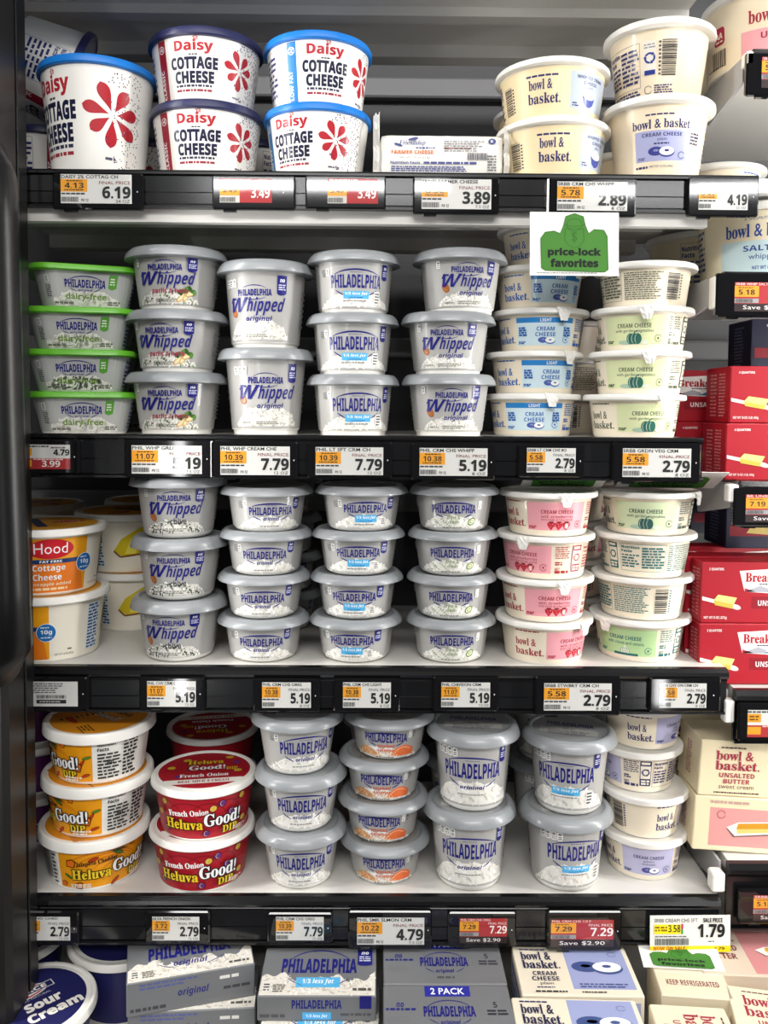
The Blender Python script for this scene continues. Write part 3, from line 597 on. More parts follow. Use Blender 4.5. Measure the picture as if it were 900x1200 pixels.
def french_art(g):
    g.rect(-190, 4, 190, 54, '#b21f2c'); g.up()
    for i in range(9): g.arc(-90+i*24, 18, 30-i % 3*5, 30, 20, 150, 1.6, '#8e1522', 12); g.arc(-80+i*22, 10, 20, 22, 30, 160, 1.3, '#cb3a40', 12)
    g.up()
    for x, y, c in ((-48, 45, '#d9b23a'), (12, 40, '#e3bd45'), (48, 47, '#d9b23a'), (22, 45, '#6a2f7e'), (4, 10, '#6a2f7e'), (44, 30, '#5a2870'), (-46, 14, '#7a3a60'), (52, 18, '#d9b23a'), (46, 9, '#e3bd45'), (-53, 32, '#c9a030'), (33, 33, '#6a2f7e')):
        g.ell(x, y, 4.6, 4.2, '#3a0f14', .4, 14); g.up(); g.ell(x, y, 4, 3.6, c, .4, 14); g.up(); g.arc(x, y, 2.5, 3.2, 60, 300, .5, '#f2e2b0' if c != '#5a2870' else '#b08ac0', 8)
    g.up(); heluva(g, 'French Onion', '#ffffff'); g.micro(36, 8, 54, 13, 2, '#f3d8d8', 9, .7)
def french_lid(g):
    g.ell(0, 4, 55, 51, '#ab1f2b', 0, 44); g.up()
    for x, y, c in ((-40, 14, '#d9b23a'), (38, 22, '#6a2f7e'), (-30, -12, '#6a2f7e'), (40, -2, '#d9b23a'), (-22, 34, '#d9b23a'), (30, 38, '#d9b23a')): g.ell(x, y, 5, 4, c)
    g.text('Heluva', 0, 20, 46, 13, '#22120c', 'sx'); g.up(); g.text('Heluva', .8, 20.8, 44, 11.5, '#e8c62a', 'sx'); g.text('Good!', 2, 3, 46, 15, '#22120c', 'sx'); g.up(); g.text('Good!', 2.8, 3.8, 44, 13, '#ffffff', 'sx'); g.text('DIP', 33, 1, 14, 8, '#e8c62a', 'sx'); g.text('French Onion', 0, -16, 58, 9, '#ffffff', 's'); g.rect(-46, -34, 46, -22, '#f4f0e6'); g.up(); g.text('REAL MILK & CREAM', 0, -31, 60, 6, '#a02030', 's')
SKU['french'] = (tub('onion_dip_tub', .0636, .0620, .0586, .0510, .0545, 'flat', M_white, M_white, 'tall', french_art, (3, 54, '#b21f2c'), french_lid), .9)
def purple_art(g):
    g.rect(-60, 5, 70, 54, '#57205e'); g.up(); g.text('Good!', 20, 18, 38, 13, '#ffffff', 'sx'); g.text('DIP', 28, 8, 17, 7, '#f2cf2a', 'sx'); g.ell(44, 34, 8, 6, '#e9dfe6'); g.rect(72, 6, 110, 54, '#f4f2ec'); g.up(); g.micro(74, 8, 108, 52, 9, '#2a2a2a', 5)
SKU['purple'] = (tub('ranch_dip_tub', .0688, .0655, .0612, .0530, .0575, 'flat', M_white, M_white, 'tall', purple_art, (3, 57, '#f4f2ec')), .89)
def sour_art(g):
    g.rect(-190, 3, 190, 73, '#25265e'); g.up(); g.text('Sour Cream', 0, 36, 70, 18, '#f1eee6', 'bx'); g.micro(60, 12, 90, 66, 9, '#b9bad0', 4, .4); g.text('Cream', 100, 8, 40, 12, '#c9c9d2', 'bx')
def sour_lid(g):
    a = .0
    g.ell(0, 0, 57, 57, '#23245a', 0, 48); g.up()
    g.ell(-8, 18, 32, 12, '#e9e6e0', 0, 30); g.up(); g.ell(-8, 18, 30, 10.4, '#b8283c', 0, 30); g.up(); g.ell(-8, 18, 27, 8.2, '#e9e6e0', 0, 30); g.up(); g.rect(-42, 12.5, 30, 23.5, '#e9e6e0'); g.up(); g.rect(-41, 13.3, 29, 22.7, '#23245a'); g.up(); g.text('ACE', 10, 14.8, 24, 6.6, '#f1eee6', 'bx')
    g.text('ALL NATURAL', 6, 2.5, 32, 3.2, '#c9c9d6', 'p'); g.text('Sour', 8, -17, 40, 15, '#f4f1ea', 'h'); g.text('Cream', 14, -36, 60, 15, '#f4f1ea', 'h')
SKU['sour'] = (tub('sour_cream_tub', .0690, .0830, .0620, .0550, .0740, 'flat', M_white, M_white, 'tall', sour_art, None, sour_lid), .9)
def tub_salt(g):
    g.text('A SHOPRITE BRAND', 0, 65, 44, 3.4, '#35518e', 'p'); g.text('bowl & basket.', 0, 46, 88, 15, '#2a4a96', 's'); g.rect(-50, 5, 50, 42, '#c9dfe2'); g.up(); g.text('SALTED', 0, 30, 46, 6.5, '#2a4a96', 'b'); g.text('whipped', 0, 19, 34, 8, '#2a4a96', 'p'); g.text('NET WT 8 OZ', 0, 9, 26, 4, '#2a4a96', 'b'); g.facts(-150, 8, -80, 70, '#3a4a7a')
def tub_pink(g):
    g.text('A SHOPRITE BRAND', 0, 62, 44, 3.4, '#a03048', 'p'); g.text('bowl & basket.', 0, 44, 88, 15, '#a8243c', 's'); g.rect(-52, 4, 52, 37, '#f0a9ae'); g.up(); g.text('UNSALTED', 0, 26, 60, 7, '#a8243c', 'b'); g.text('whipped', 0, 14, 34, 8, '#a8243c', 'p')
    g.rrect(-92, 34, -74, 54, 4, '#b02a44'); g.up(); g.text('AA', -83, 41, 12, 7, '#f4e6d2', 'bx'); g.micro(-89, 36, -77, 40, 1, '#f4e6d2', 3); g.bars(-96, 8, -72, 28, '#35302e', True, 6, 1.6); g.micro(-108, 8, -76, 11, 1, '#444', 3)
SKU['salt'] = (tub('whipped_butter_tub', .0800, .0850, .0745, .0700, .0770, 'flat', M_creamwh, M_white, 'thin', tub_salt, (3, 76, '#ecdfc0')), .93)
SKU['pink'] = (tub('whipped_butter_tub', .0800, .0850, .0745, .0700, .0770, 'flat', M_creamwh, M_white, 'thin', tub_pink, (3, 76, '#efdfc2')), .93)
# ---------------------------------------------------------------- the setting
def struct(o): o['kind'] = 'structure'; return o
struct(MB().box(-1.6, 1.9, .46, .50, .3, 2.5).build('wall_back', M_wall))
struct(MB().box(-1.6, 1.9, -.12, .46, .30, .34).build('floor', M_frame))
struct(MB().box(-1.6, 1.9, -.10, .5, 2.30, 2.34).build('ceiling', M_under))
for i, z in enumerate((1.955, 1.80, 1.535, 1.28, 1.02)):
    struct(MB().box(-1.6, 1.9, .440, .4599, z, z+.032, .003).build('trim_%d' % (i+1), M_wall2))
# door of the neighbouring bay: dark frame with its long black handle
d1 = MB().box(-.60, -.3865, -.085, -.035, .4, 2.4, .006).build('door_1', M_frame); d1['kind'] = 'structure'
MB().box(-.3915, -.3870, -.0335, -.010, .4, 2.4, .001).build('gasket', M_handle, d1)
m = MB(); pth = [(-.410, -.086, 1.700), (-.392, -.112, 1.695), (-.377, -.128, 1.67), (-.371, -.134, 1.63), (-.3675, -.136, 1.45), (-.3655, -.134, 1.27), (-.368, -.128, 1.215), (-.386, -.112, 1.19), (-.410, -.086, 1.18)]
m.add(*tube(pth, [.024, .026, .026, .024, .0235, .024, .026, .026, .024], 14)); m.build('door_handle', M_handle, d1, smooth=60)

# ---------------------------------------------------------------- shelves
S1, S2, S3, S4 = 1.7120, 1.4185, 1.1550, .8847
def shelf(zt, zr_top, zr_bot, x0, x1, label, bullnose, flange, depth=.30, y0=0., mat_top=M_steel, rail_x1=None, flange_x1=None):
    root = empty('refrigerator_shelf', ((x0+x1)/2, y0, zt)); cx = (x0+x1)/2; rx1 = (rail_x1 or x1)-cx
    a, b = x0-cx, x1-cx
    p = MB().box(a, b, .0005, depth, -.016, 0)
    fb = b if flange_x1 is None else flange_x1-cx
    p.box(a, fb, depth*.52, depth*.60, -.028, -.0161); p.box(a, fb, depth*.9, depth, -.034, -.0161)
    p.build('shelf_panel', mat_top, root)
    if flange: MB().box(a, fb, .002, .014, zr_bot-zt-.0135, -.0161).build('front_flange', M_steel, root)
    t, u = zr_top-zt, zr_bot-zt
    m = MB()
    if bullnose: pr = [(.0, t), (-.006, t-.0005), (-.0105, t-.004), (-.0115, t-.008), (-.0095, t-.0115), (-.006, t-.0125), (-.0075, t-.0145), (-.0045, t-.0155), (-.0040, u+.004), (-.009, u+.0025), (-.009, u), (0, u)]
    else: pr = [(.0, t), (-.007, t-.0004), (-.0085, t-.0025), (-.0085, t-.005), (-.0040, t-.0062), (-.0040, u+.004), (-.009, u+.0025), (-.009, u), (0, u)]
    m.prism_x(pr, a, rx1); m.build('price_rail', M_rail, root)
    m = MB(); top = t-(.0165 if bullnose else .0072); mid = (top+u)/2
    m.box(a+.002, rx1-.002, -.0062, -.0042, u+.0052, mid-.0006); m.box(a+.002, rx1-.002, -.0062, -.0042, mid+.0006, top); m.build('label_strip', M_strip, root)
    return tag(root, label, 'shelf', 'refrigerator shelves of the centre bay')
shelf(S1, 1.7136, 1.6715, -.47, .475, 'highest white shelf of the centre bay, holding cottage cheese and a wrapped cheese block', False, True, rail_x1=.4245, flange_x1=.372)
shelf(S2, 1.4205, 1.3710, -.47, .371, 'second shelf down in the centre bay, carrying whipped cream cheese, its edge at eye level', False, False)
shelf(S3, 1.1550, 1.1020, -.47, .406, 'third white shelf down in the centre bay, between the whipped tubs and dip tubs', True, False)
shelf(S4, .8847, .8275, -.47, .4045, 'lowest white shelf of the centre bay, holding the dips and tall tubs', True, False)
shelf(1.984, 1.988, 1.94, -.47, .40, 'empty underside of a grey shelf above the cottage cheese at the top', False, True, .30)
def side_shelf(zt, zb, x0, label, clip):
    root = empty('side_bay_shelf', (x0, 0, zt))
    MB().box(.004, .60, .001, .36, -.014, 0).build('shelf_panel', M_steel, root)
    u = zb-zt
    m = MB().prism_x([(.0, .002), (-.007, .0016), (-.0115, -.004), (-.0115, -.009), (-.006, -.0125), (-.0040, -.0155), (-.0040, u+.004), (-.009, u+.0025), (-.009, u), (0, u)], 0, .60); m.build('price_rail', M_rail, root)
    # side bracket with a keyhole notch near the front edge
    pts = [(.006, -.002)]+[(.006, -.030), (.10, -.046)]
    for i in range(9): a = math.pi*i/8; pts.append((.118-.012*math.cos(a), -.046+.020*math.sin(a)))
    pts += [(.15, -.048), (.36, -.060), (.42, -.060), (.42, -.002)]
    m = MB().prism_x(pts[::-1], -.006, -.003); m.build('side_bracket', M_under, root)
    MB().box(*clip, .0015).build('end_clip', M_white, root)
    return tag(root, label, 'shelf', 'shelves of the bay on the right')
side_shelf(1.8497, 1.8031, .4149, 'highest shelf of the right bay, under the big tub with a pink panel', (-.010, -.002, -.014, .002, -.018, -.003))
side_shelf(1.6054, 1.5566, .3890, 'right bay shelf under the big tub of salted whipped butter', (-.012, -.001, -.012, .006, -.040, -.004))
side_shelf(1.3696, 1.3185, .4149, 'right bay shelf under the two large red butter cartons', (-.016, -.004, -.012, .002, -.022, -.002))
side_shelf(1.1284, 1.0679, .4150, 'right bay shelf under the two small red butter cartons', (-.012, -.001, -.010, .004, -.036, -.010))
side_shelf(.9232, .8458, .4130, 'lowest right bay shelf, holding cream coloured butter cartons', (-.020, -.005, -.012, .004, -.030, -.008))
# base deck
bd = MB().box(-.47, 1.0, -.165, .40, .66, .705).build('base_deck', M_steel); tag(bd, 'base deck of the case under the boxes and sour cream tubs', 'shelf')

# ---------------------------------------------------------------- stacks
def POS(n): return {1: [''], 2: ['top one of its pair', 'bottom one of its pair'], 3: ['topmost of three stacked', 'middle of three stacked', 'bottom of three stacked'],
    4: ['topmost of four stacked', 'second from top of four', 'third from top of four', 'bottom of four stacked'],
    5: ['topmost of five stacked', 'second from top of five', 'middle of five stacked', 'fourth from top of five', 'bottom of five stacked']}[n]
used = set()
def put(key, x, y, z, turn, label, cat, group, tilt=(0, 0)):
    o, ratio = SKU[key]
    if key in used: o = dup(o)
    used.add(key)
    if isinstance(turn, tuple): a = R_(turn[0])
    else: a = math.asin(max(-.98, min(.98, turn/ratio)))
    a += math.atan2(-x, y-CAM[1])
    o.location = (x, y, z); o.rotation_euler = (R_(tilt[0]), R_(tilt[1]), a)
    tag(o, label, cat, group); return o
def stack(key, H, z, y, items, desc, group, cat='tub'):
    """items from the top of the stack down: (x, turn[, dy])"""
    n = len(items); P = POS(n)
    for i, it in enumerate(items):
        put(key, it[0], y+(it[2] if len(it) > 2 else 0), z+H*(n-1-i), it[1], (desc+(', '+P[i] if P[i] else '')), cat, group)
g1, g2, g3, g4 = 'cottage cheese tubs on the highest shelf', 'cream cheese tubs on the second shelf', 'cream cheese tubs on the third shelf', 'tubs on the lowest white shelf'
# highest shelf
put('daisy_big', -.3280, .052, S1, -.76, 'large white cottage cheese tub with bright blue lid at left', 'tub', g1)
stack('daisy_navy', .0790, S1, .058, [(-.2025, -.23), (-.2015, -.20)], 'navy lidded white cottage cheese tub with red flower', g1)
stack('daisy_blue', .0775, S1, .056, [(-.0713, .14), (-.0715, -.50)], 'blue lidded low fat cottage cheese tub beside the cheese block', g1)
put('daisy_navy', -.428, .148, S1, (48,), 'navy lidded cottage cheese tub half hidden behind the large blue lidded one', 'tub', g1)
o = put('daisy_navy', -.462, .135, 1.862, (0,), 'cottage cheese tub lying on its side above the others at upper left', 'tub', g1)
o.location = (-.456, .136, 1.890); o.rotation_euler = (Matrix.Rotation(R_(16), 3, 'Z') @ Matrix.Rotation(R_(110), 3, 'Y') @ Matrix.Rotation(R_(95), 3, 'Z')).to_euler()
put('daisy_navy', -.303, .197, S1, (-70,), 'shadowed cottage cheese tub behind the gap between blue and navy lids', 'tub', g1)
put('daisy_navy', -.165, .195, S1, (120,), 'navy lidded tub standing at back behind the navy lidded pair', 'tub', g1)
stack('whip', .0650, S1, .060, [(.2053, -.11), (.2072, .08)], 'cream coloured store brand tub of whipped cream cheese', g1)
stack('whip', .0650, S1, .200, [(.222, -.3), (.222, .2)], 'cream coloured whipped cheese tub behind the front pair', g1)
stack('whip', .0650, S1, .337, [(.198, .4), (.194, -.1)], 'dim whipped cheese tub at far back', g1)
put('bb12', .3293, .052, S1, .09, 'tall cream tub with lilac bagel panel, bottom of its pair', 'tub', g1)
put('bb12', .3330, .066, S1+.0890, (-148,), 'tall cream tub turned to its facts panel and bar code, upper one', 'tub', g1)
put('bb12', .345, .264, S1+.0, (30,), 'tall store brand tub in shade behind the lilac panel pair', 'tub', g1)
put('light', .449, .170, S1, (120,), 'white lidded tub peeking out low behind the 4.19 price tag', 'tub', g1)
# second shelf
stack('dairyfree', .0487, S2, .082, [(-.3555, (1,)), (-.3565, (-8,)), (-.3570, (-9,)), (-.3560, (-4,))], 'green lidded dairy free spread tub', g2)
stack('garlic', .0713, S2, .056, [(-.2380, -.22), (-.2375, -.30), (-.2388, -.22)], 'silver whipped cream cheese tub with garlic and herbs', g2)
stack('whip12', .0995, S2, .053, [(-.1325, -.22), (-.1320, .02)], 'tall silver tub of original whipped cream cheese', g2)
stack('lessfat', .0702, S2, .053, [(-.0280, .06), (-.0290, .05), (-.0280, .12)], 'silver tub with blue less fat ribbon on second shelf', g2)
stack('whip8', .0713, S2, .053, [(.0980, .20), (.0849, 0), (.0862, .1)], 'silver original whipped cream cheese tub with almond', g2)
stack('light', .0506, S2, .094, [(.2082, .40, .004), (.1995, .45), (.2027, .11), (.1956, .36), (.1940, .05)], 'store brand light cream cheese tub with blue band', g2)
stack('veg', .0500, S2, .051, [(.3178, (178,)), (.3157, -.15), (.3133, -.06), (.3082, .30)], 'store brand garden vegetable tub with yellow green panel', g2)
stack('veg', .0500, S2, .220, [(.263, (140,)), (.262, (-150,)), (.262, (150,))], 'shadowed store brand vegetable tub in rear stack', g2)
stack('dairyfree', .0487, S2, .225, [(-.372, (0,)), (-.372, (0,)), (-.372, (0,))], 'dark green lidded tub at back behind the dairy free stack', g2)
# third shelf
put('hood', -.3980, .058, S3+.0775, .13, 'orange pineapple cottage cheese tub with red oval, upper one', 'tub', g3)
put('hood', -.3950, .058, S3, (-38,), 'orange pineapple cottage cheese tub turned away, bottom one', 'tub', g3)
stack('hood', .0775, S3, .200, [(-.340, (-130,)), (-.330, (-134,))], 'pineapple cottage cheese tub showing yellow fruit behind front stack', g3)
stack('hood', .0775, S3, .345, [(-.345, (-60,)), (-.345, (-90,))], 'shadowed cottage cheese tub at the back of third shelf', g3)
put('hood', -.50, .28, S3+.0775, (-60,), 'dark cottage cheese tub far back beside the door frame', 'tub', g3); put('hood', -.50, .28, S3, (-60,), 'dark cottage cheese tub lowest and far back beside the frame', 'tub', g3)
stack('chive', .0720, S3, .044, [(-.2346, -.08), (-.2337, -.11), (-.2341, -.22)], 'silver whipped chive cream cheese tub', g3)
stack('orig8', .0507, S3, .043, [(-.1293, .09), (-.1305, -.03), (-.1325, -.04), (-.1332, -.06)], 'short silver original cream cheese tub', g3)
stack('light8', .0512, S3, .043, [(-.0169, .10), (-.0203, 0), (-.0219, -.06), (-.0229, -.09)], 'short silver cream cheese tub with blue ribbon', g3)
stack('onion8', .0512, S3, .043, [(.0933, 0), (.0923, 0), (.0911, 0), (.0912, .04)], 'short silver chive and onion cream cheese tub', g3)
stack('straw', .0500, S3, .047, [(.2065, .2), (.2040, -.48), (.2037, .23), (.2037, .63)], 'store brand strawberry cream cheese tub with pink panel', g3)
put('gveg', .3305, .060, S3+.150, -.03, 'store brand tub with green pumpkin panel, topmost of its stack', 'tub', g3)
stack('gon', .0500, S3, .060, [(.3275, (-122,)), (.3255, (168,)), (.3232, -.27)], 'store brand chive and onion tub with teal print', g3)
stack('straw', .0500, S3, .180, [(.262, (150,)), (.260, (100,)), (.262, (170,)), (.260, (120,))], 'shadowed store brand strawberry tub in rear stack', g3)
# lowest white shelf
stack('jala', .0635, S4, .054, [(-.3340, (-71,)), (-.3368, (-58,)), (-.3414, (18,))], 'yellow cheddar and pepper dip tub', g4)
stack('purple', .0655, S4, .155, [(-.455, (25,)), (-.455, (10,)), (-.455, (-5,))], 'purple dip tub half hidden beside the door frame', g4)
stack('french', .0620, S4, .050, [(-.2065, -.04), (-.2090, -.09)], 'red french onion dip tub in front', g4)
stack('french', .0620, S4, .205, [(-.226, (180,)), (-.228, (0,))], 'red french onion dip tub in the second row', g4)
stack('orig12', .0685, S4, .041, [(-.0925, .19), (-.0881, .04), (-.0879, 0)], 'large silver original cream cheese tub', g4)
stack('salmon', .0505, S4, .052, [(.0178, -.07), (.0121, -.05), (.0114, -.09), (.0139, -.01)], 'silver smoked salmon cream cheese tub', g4)
stack('tall', .0955, S4, .038, [(.1190, 0), (.1155, .03)], 'tall silver original cream cheese tub', g4)
stack('tall_light', .0920, S4, .037, [(.2350, -.06), (.2322, .27)], 'tall silver less fat cream cheese tub', g4)
stack('tall_light', .0920, S4, .185, [(.239, (10,)), (.239, (20,))], 'tall silver cream cheese tub behind the front less fat ones', g4)
stack('tall', .0955, S4, .185, [(.123, (40,)), (.123, (-10,))], 'tall silver cream cheese tub behind the original pair', g4)
stack('plain', .0520, S4, .067, [(.3365, (62,), .012), (.3310, (-66,), .010), (.3360, (106,)), (.3362, .16)], 'store brand plain cream cheese tub with lilac panel', g4)
stack('salmon', .0505, S4, .180, [(.010, (10,)), (.010, (-10,)), (.010, (0,)), (.010, (20,))], 'shadowed grey lidded tub in the stack behind the salmon', g4)
stack('orig8', .0512, S3, .180, [(-.128, (10,)), (-.128, (-10,)), (-.128, (0,)), (-.128, (20,))], 'shadowed short silver tub in the stack behind the originals', g3)
# base deck
put('sour', -.379, -.048, .7052, (0,), 'navy sour cream tub with printed white rimmed lid in front', 'tub', 'sour cream tubs on the base deck').rotation_euler.z = R_(43)
put('sour', -.457, .079, .7052, (0,), 'navy sour cream tub behind left, beside the door frame', 'tub', 'sour cream tubs on the base deck').rotation_euler.z = R_(50)
put('sour', -.3135, .079, .7052, (0,), 'navy sour cream tub behind right, next to the silver boxes', 'tub', 'sour cream tubs on the base deck').rotation_euler.z = R_(55)

# ---------------------------------------------------------------- wrapped block of farmer cheese
def pouch():
    root = empty('wrapped_cheese_block', (.0730, .052, S1))
    rnd = random.Random(3); nx, na = 26, 28; L = .0745; v = []; f = []
    for i in range(nx+1):
        t = -1+2*i/nx; e = min(1, (1-abs(t))/.13); sq = (1-(1-e)**2.2)**.5 if e < 1 else 1
        for k in range(na):
            a = 2*math.pi*k/na; c, s = math.cos(a), math.sin(a)
            y = math.copysign(abs(c)**.45, c)*.031*(.10+.90*sq); z = math.copysign(abs(s)**.45, s)*.0255*(.45+.55*sq)
            w = .0008*rnd.random()*(1.6 if e < 1 else .5)
            v.append((t*L, y*(1+w*10)-.006*0, .0285+z+w))
    for i in range(nx):
        for k in range(na): q = i*na+k; q2 = i*na+(k+1) % na; f.append((q, q2, q2+na, q+na))
    f.append(tuple(range(na))); f.append(tuple(range((nx+1)*na-1, nx*na-1, -1)))
    film = mat('white_film', '#eceae4', .28, coat=.3)
    obj('wrapper', v, f, film, root, smooth=60)
    for sx, hh, nm in ((-1, .076, 'end_seal'), (1, .062, 'end_seal')):
        v = []; f = []
        for j in range(9):
            for i in range(6):
                v.append((sx*(L-.003+i*.0014), -.028+.004*math.sin(j*1.9)+(i*.001), .004+(hh-.004)*j/8+.002*math.sin(i*2+j)))
        for j in range(8):
            for i in range(5): q = j*6+i; f.append((q, q+1, q+7, q+6))
        o = obj(nm, v, f, film, root); md = o.modifiers.new('thickness', 'SOLIDIFY'); md.thickness = .0006
    g = G(); DB = '#26357e'
    g.text('Friendship', -34, 36, 30, 7, DB, 'si'); g.micro(-30, 33, -8, 35, 1, DB, 3, .8); g.ell(-33, 44, 6, 1.6, DB, .2); g.ell(-50, 37.5, 5, 1.4, DB, -.3)
    g.text('FARMER CHEESE', -34, 27.5, 48, 4.2, '#d8702c', 'bx'); g.text('NET WT 7.5 OZ (212g)', -31, 22, 34, 2.6, '#44444a', 'p')
    g.text('Nutrition Facts', -42, 16, 34, 3.2, DB, 'bx'); g.micro(-21, 15.5, 44, 19, 1, DB, 5, .7); g.micro(-58, 7, 44, 14, 3, DB, 6, .6)
    g.micro(2, 30, 48, 43, 5, '#8a8a90', 8, .5); g.micro(2, 32.6, 40, 35, 1, '#d0555a', 2, .6); g.bars(29, 21, 52, 29, '#2a2a40', True, 4, .9); g.ell(57, 42, 4.4, 3.2, DB); g.up(); g.text('K', 57, 40.5, 3, 3, '#ffffff', 'b'); g.micro(52, 8, 62, 27, 6, '#55555c', 12, .5)
    v, f, ink = g.mesh(lambda x, y, L_: (x/1000, -.0322-EPS*L_, y/1000+.002)); obj('printed_label', v, f, INK, root, ink=ink)
    return tag(root, 'white film wrapped block of farmer cheese between cottage and whipped tubs', 'cheese')
pouch()
# ---------------------------------------------------------------- electronic price tags
M_tag = mat('tag_black', '#131315', .05)
def face_map(x0, z0, y): return lambda x, yy, L: (x0+x/1000, y-EPS*(1+L), z0+yy/1000)
def tag_screen(g, w, h, st, title, unit, price, size):
    K = '#1d1d20'; BG = '#d4d4d0'; OR = '#e39a22'; RED = '#a82c30'
    if st in ('A', 'B'):
        g.rect(0, 0, w, h, BG); g.up(); g.text(title, .6, h*.855, min(w*.80, len(title)*h*.12), h*.12, K, 'pb', 'l')
        g.rect(0, h*.40, w*.375, h*.83, OR); g.up(); g.text(unit, w*.19, h*.52, w*.27, h*.19, K, 'b'); g.micro(w*.08, h*.74, w*.31, h*.80, 1, '#5a3c0a', 3, .7); g.micro(w*.05, h*.43, w*.32, h*.49, 1, '#5a3c0a', 4, .7)
        g.text('FINAL PRICE', w*.98, h*.66, w*.44, h*.11, '#7a2b30' if st == 'A' else '#44444a', 'p', 'r')
        g.text(price, w*.985, h*.17, w*.40, h*.42, K, 'bx', 'r'); g.text(size, w*.975, h*.03, w*.2, h*.1, K, 'p', 'r')
        g.micro(w*.01, h*.29, w*.34, h*.36, 1, '#333', 5, .75); g.bars(w*.01, h*.05, w*.25, h*.22, '#2b2b2e', True, 4, .6); (g.text('PK 12', w*.29, h*.06, w*.1, h*.1, K, 'b', 'l') if st == 'A' else None)
    elif st == 'R':
        g.rect(0, 0, w*.38, h, '#c9c7c0'); g.rect(w*.38, h*.0, w, h, RED); g.up(); g.rect(0, h*.3, w*.38, h*.78, OR); g.rect(0, h*.86, w, h, RED); g.up()
        g.text(unit, w*.19, h*.42, w*.27, h*.2, K, 'b'); g.micro(w*.04, h*.87, w*.6, h*.97, 1, '#f0d9d6', 3, .7); g.micro(w*.6, h*.72, w*.97, h*.82, 1, '#f0d9d6', 4, .8); g.text(price, w*.96, h*.2, w*.36, h*.44, '#f6ecea', 'b', 'r'); g.bars(w*.01, h*.03, w*.3, h*.22, '#444', True, 4, .6)
    elif st == 'W':   # two-price tag, white above red
        g.rect(0, h*.44, w, h, BG); g.rect(0, 0, w, h*.44, RED); g.up(); g.rect(0, h*.55, w*.24, h*.86, OR); g.rect(0, h*.1, w*.24, h*.38, OR); g.up()
        g.text(price, w*.99, h*.56, w*.32, h*.26, K, 'bx', 'r'); g.text(unit, w*.80, h*.09, w*.36, h*.26, '#f3e9e6', 'b', 'r'); g.micro(0, h*.88, w*.6, h*.97, 1, '#444', 3, .7); g.micro(w*.27, h*.36, w*.9, h*.43, 1, '#e8c9c6', 5, .7); g.micro(w*.62, h*.84, w*.98, h*.91, 1, '#555', 6, .7); g.micro(2, h*.6, w*.2, h*.82, 2, '#5a3c0a', 3)
    elif st == 'C':
        g.rect(0, 0, w, h, BG); g.up(); g.micro(2, h*.52, w*.72, h*.96, 5, '#4a4a4e', 3, .45); g.bars(w*.22, h*.32, w*.78, h*.46, '#222', True, 5, .7); g.rect(w*.22, h*.12, w*.78, h*.27, '#222'); g.up(); g.micro(w*.28, h*.15, w*.7, h*.24, 1, '#bbb', 4)
    elif st == 'S':   # sale tag: red screen with the saving under it
        g.rect(0, h*.27, w, h, RED); g.rect(0, 0, w, h*.27, '#2a1a1c'); g.up(); g.rect(0, h*.5, w*.40, h*.88, OR); g.rect(0, h*.29, w*.40, h*.44, '#9a9a9a'); g.up()
        g.text(title, 1.2, h*.90, w*.62, h*.085, '#f2dedc', 'p', 'l'); g.text(unit, w*.2, h*.57, w*.27, h*.18, K, 'b'); g.micro(w*.06, h*.79, w*.3, h*.85, 1, '#5a3c0a', 3); g.text('FINAL PRICE', w*.98, h*.76, w*.38, h*.09, '#f2dedc', 'p', 'r')
        if price: g.text(price, w*.99, h*.40, w*.36, h*.31, '#f6ecea', 'b', 'r')
        g.bars(w*.02, h*.3, w*.3, h*.43, '#555', True, 3, .6); g.text(size, w*.5, h*.05, w*.72, h*.16, '#eeeae8', 'p')
